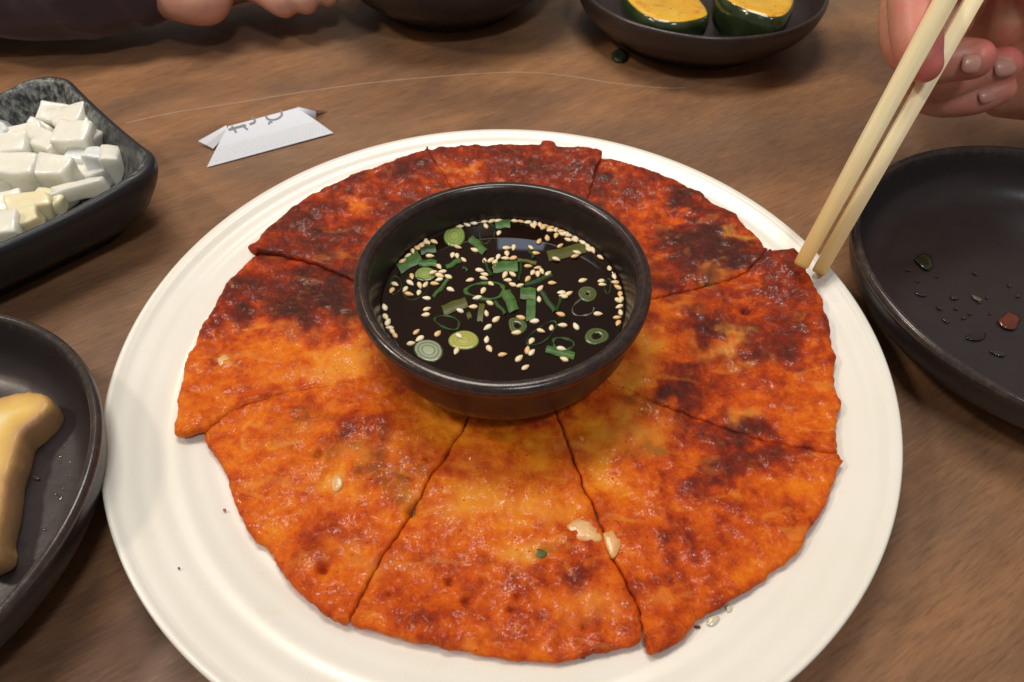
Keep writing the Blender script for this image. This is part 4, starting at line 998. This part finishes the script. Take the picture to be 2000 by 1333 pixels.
chopstick(t2, ext(t2, p2, 1.7), .265, .345, .2, 'wooden chopstick behind, its tip slipping under the pancake edge')

# ------------------------------------------------------------------ people
def m_skin(name, base, red, dark):
    s = NT(name); n = s.noise(.9, 4, .6)
    c = s.mix(s.ramp(n, [(.38, 0.0), (.62, .6)]), base, red)
    c = s.mix(s.attr('flush'), c, red)
    c = s.mix(s.ramp(s.noise(3.5, 5, .6), [(.5, 0.0), (.75, .25)]), c, dark)
    s.set('Base Color', c); s.set('Roughness', .42); s.set('Subsurface Weight', .35); s.set('Subsurface Radius', (1, .35, .2)); s.set('Subsurface Scale', .006)
    ln = s.noise(9, 5, .7, s.map(scale=(1, 1.6, .6))); s.set('Normal', s.bump(ln, .25, .02, s.bump(s.vor(9), .12, .015))); return s.m
def flesh(name, chains, mat, voxel=.11, sm=5, flush=(), creases=()):
    """limbs as overlapping tapered capsules, fused into one continuous skin"""
    bm = bmesh.new()
    for ch in chains:
        q = cr([np.r_[p, r] for p, r in ch], 6)
        for p in q:
            bmesh.ops.create_icosphere(bm, subdivisions=3, radius=p[3], matrix=Matrix.Translation(Vector(p[:3])))
    me = bpy.data.meshes.new(name); bm.to_mesh(me); bm.free()
    o = bpy.data.objects.new('tmp', me); COL.objects.link(o)
    m1 = o.modifiers.new('r', 'REMESH'); m1.mode = 'VOXEL'; m1.voxel_size = voxel
    m2 = o.modifiers.new('s', 'SMOOTH'); m2.iterations = sm; m2.factor = .5
    dg = bpy.context.evaluated_depsgraph_get(); dg.update()
    me2 = bpy.data.meshes.new_from_object(o.evaluated_get(dg)); bpy.data.objects.remove(o)
    n = len(me2.vertices); co_ = np.empty(n*3, np.float32); me2.vertices.foreach_get('co', co_); co_ = co_.reshape(-1, 3).astype(float)
    nr = np.empty(n*3, np.float32); me2.vertices.foreach_get('normal', nr); nr = nr.reshape(-1, 3)
    fl = np.zeros(n)
    for p, r, a in flush: fl += a*np.exp(-(((co_-p)/r)**2).sum(1))
    for a, b, wd, dp in creases:                     # skin folds between two points
        ab = b-a; t = np.clip(((co_-a)@ab)/(ab@ab), 0, 1); d = np.linalg.norm(co_-(a+ab*t[:, None]), axis=1); co_ -= nr*(dp*np.exp(-(d/wd)**2))[:, None]
    org = np.array([co_[:, 0].mean(), co_[:, 1].mean(), co_[:, 2].min()])
    fc = [tuple(p.vertices) for p in me2.polygons]
    o = mesh(name, co_, fc, mat, origin=org)
    at = o.data.attributes.new('flush', 'FLOAT', 'POINT'); at.data.foreach_set('value', np.clip(fl, 0, 1).astype(np.float32))
    bpy.data.meshes.remove(me2)
    return o
skr = m_skin('warm_skin', (.62, .34, .22), (.68, .19, .17), (.34, .15, .10))
skl = m_skin('pale_skin', (.66, .40, .30), (.64, .31, .24), (.40, .2, .14))
nailm = m_simple('fingernail', (.55, .28, .215), .33, coat=.08, sss=.25, col2=(.60, .33, .26), cs=2)
H = [
 # index finger, its tip pinched between the two sticks
 [(D(1880,-330,27.0),1.15),(D(1800,-170,25.6),1.0),(D(1786,-40,24.9),.92),(D(1790,60,24.7),.88),(D(1797,112,24.6),.74),(D(1806,128,24.55),.62)],
 # middle finger: knuckle left of the sticks, tip to the right of them
 [(D(1920,-280,28.0),1.2),(D(1800,-130,27.6),1.0),(D(1760,20,27.2),.80),(D(1768,95,27.1),.78),(D(1815,122,26.8),.80),(D(1868,117,26.5),.82),(D(1902,116,26.4),.76)],
 # ring finger
 [(D(1960,-220,29.8),1.2),(D(1830,-60,29.2),.95),(D(1785,100,28.9),.80),(D(1820,160,28.8),.80),(D(1900,142,28.5),.80),(D(1958,128,28.2),.74)],
 # little finger
 [(D(2000,-150,31.0),1.1),(D(1860,40,30.4),.9),(D(1795,165,29.8),.70),(D(1830,196,29.6),.70),(D(1900,194,29.0),.68),(D(1955,176,28.6),.58)],
 # palm and heel
 [(D(1960,-260,29.5),2.2),(D(2060,-120,29.8),2.5),(D(2120,30,30.0),2.6),(D(2100,110,30.4),2.4),(D(2200,60,30),2.8)],
 [(D(1935,-60,31.0),1.6),(D(1945,40,31.6),1.3),(D(2000,90,31.4),1.6)],
 [(D(1960,190,31.2),.9),(D(2040,150,30.6),1.9),(D(2160,120,30),2.4)],
 # thumb
 [(D(2140,-40,28.0),2.0),(D(2060,-130,26.5),1.4),(D(1980,-230,25.2),1.15),(D(1900,-300,24.4),1.0),(D(1860,-250,23.9),.8)],
 # wrist and forearm
 [(D(2160,0,30.0),2.7),(D(2320,20,30.5),2.6),(D(2600,60,31.5),3.0),(D(3000,120,33),3.6)],
]
fl = [(D(1812,120,24.4), 1.1, 1.2), (D(1925,100,26.2), 1.0, 1.2), (D(1985,105,27.9), 1.0, 1.2), (D(1800,20,24.4), .9, .5), (D(1760,90,26.8), .6, .5), (D(1930,180,28.3), .6, .4)]
crs = [(D(1884,84,25.6), D(1912,80,25.7), .10, .07), (D(1917,92,25.6), D(1916,140,25.7), .10, .05), (D(1765,80,23.9), D(1800,95,23.8), .12, .06), (D(1850,165,27.9), D(1930,160,27.7), .15, .08)]
hand = flesh('person', H, skr, .10, 6, fl, crs)
tag(hand, 'right hand gripping the wooden chopsticks at the far right, fingers curled', 'person')
def nail(parent, u, v, dep, w_, l_, rot, name='fingernail', bulge=.11):
    """oval nail plate facing the viewer's side, curved across"""
    c = D(u, v, dep); a = math.radians(rot); X = RT*math.cos(a)-UP*math.sin(a); Y = RT*math.sin(a)+UP*math.cos(a); V = []; Fc = []; n = 20
    lv = [(1.0, -.05), (.97, .0), (.7, .02), (.4, .035), (.02, .04)]
    for s_, dz in lv:
        for i in range(n):
            t = 2*PI*i/n; ct, st_ = math.cos(t), math.sin(t); k = (abs(ct)**3.2+abs(st_)**3.2)**(-1/3.2)
            x, y = l_*k*ct*s_, w_*k*st_*s_
            V.append(c+X*x+Y*y-FW*(dz+bulge*(1-(y/w_)**2)-.10*(x/l_)**2*.3))
    for l in range(len(lv)-1):
        for i in range(n): j = (i+1) % n; Fc.append((l*n+i, l*n+j, (l+1)*n+j, (l+1)*n+i))
    Fc.append(tuple((len(lv)-1)*n+i for i in range(n)))
    o = mesh(name, V, Fc, nailm, parent); fixnormals(o); return o
nail(hand, 1897, 122, 25.77, .40, .37, 5)
nail(hand, 1963, 130, 27.63, .40, .46, -8)
nail(hand, 1930, 186, 28.33, .32, .42, -18)

HL = [
 [(P(-500,-150,4.5),3.6),(P(-100,-95,4.0),3.2),(P(150,-75,3.8),2.8),(P(280,-62,3.6),2.5),(P(350,-50,3.4),2.4)],
 [(P(330,-50,3.3),2.4),(P(420,-75,3.3),2.6),(P(520,-95,3.5),2.4)],
 [(P(320,-30,3.0),1.9),(P(362,-8,2.9),1.55),(P(398,2,2.8),1.35),(P(415,-10,2.8),1.2)],
 [(P(440,-60,3.2),1.5),(P(500,-28,3.0),1.0),(P(545,0,2.6),.92),(P(555,8,2.3),.80)],
 [(P(500,-75,3.2),1.4),(P(560,-35,3.0),.95),(P(592,-4,2.5),.88),(P(597,3,2.3),.75)],
 [(P(540,-95,3.3),1.3),(P(610,-48,3.0),.90),(P(636,-16,2.5),.80),(P(640,-10,2.3),.7)],
 [(P(560,-110,3.3),1.2),(P(640,-75,3.0),.85),(P(672,-40,2.6),.75)],
]
h2 = flesh('person', HL, skl, .16, 6, [(P(400,10,2.8), 1.6, .7), (P(550,5,2.3), 1.2, .6), (P(595,0,2.3), 1.1, .6)])
tag(h2, 'hand with a dark purple sleeve resting on the table at the far left', 'person')
def sleeve(parent):
    path = cr([np.r_[P(-900,-180,5.0), 4.6], np.r_[P(-400,-120,4.8), 4.3], np.r_[P(-100,-66,4.2), 3.75], np.r_[P(60,-46,3.9), 3.65], np.r_[P(180,-42,3.7), 3.3], np.r_[P(255,-46,3.6), 2.95], np.r_[P(305,-50,3.5), 2.62]], 10)
    V = []; Fc = []; n = 48; m = len(path)
    for k, q in enumerate(path+path[-1:]+path[-4:-3]):
        kk = min(k, m-1); t = path[min(kk+1, m-1)][:3]-path[max(kk-1, 0)][:3]; t /= np.linalg.norm(t)
        x = np.cross([0, 0, 1], t); x /= np.linalg.norm(x); y = np.cross(t, x); r = q[3]*(1 if k < m else .90)
        for j in range(n):
            a = 2*PI*j/n; rr = r*(1+.055*noise.fractal(Vector((k*.22, math.cos(a)*1.6, math.sin(a)*1.6)), 1, 2, 3)+.03*math.sin(k*.55+2*math.sin(a)))
            p = q[:3]+x*rr*math.cos(a)+y*rr*math.sin(a)*.93; p[2] = max(p[2], .06+.02*math.sin(j)); V.append(p)
    for k in range(m+1):
        for j in range(n): i = (j+1) % n; Fc.append((k*n+j, k*n+i, (k+1)*n+i, (k+1)*n+j))
    s = NT('purple_knit'); c = s.mix(s.noise(1.2, 4), (.035, .018, .028), (.055, .028, .042)); s.set('Base Color', c); s.set('Roughness', .85); s.set('Sheen Weight', .3)
    s.set('Normal', s.bump(s.noise(14, 3), .4, .03, s.bump(s.noise(.8, 4), .5, .2)))
    o = mesh('sleeve', V, Fc, s.m, parent); fixnormals(o)
sleeve(h2)
for o in bpy.data.objects:
    for k in ('org', 'seed'):
        if k in o: del o[k]
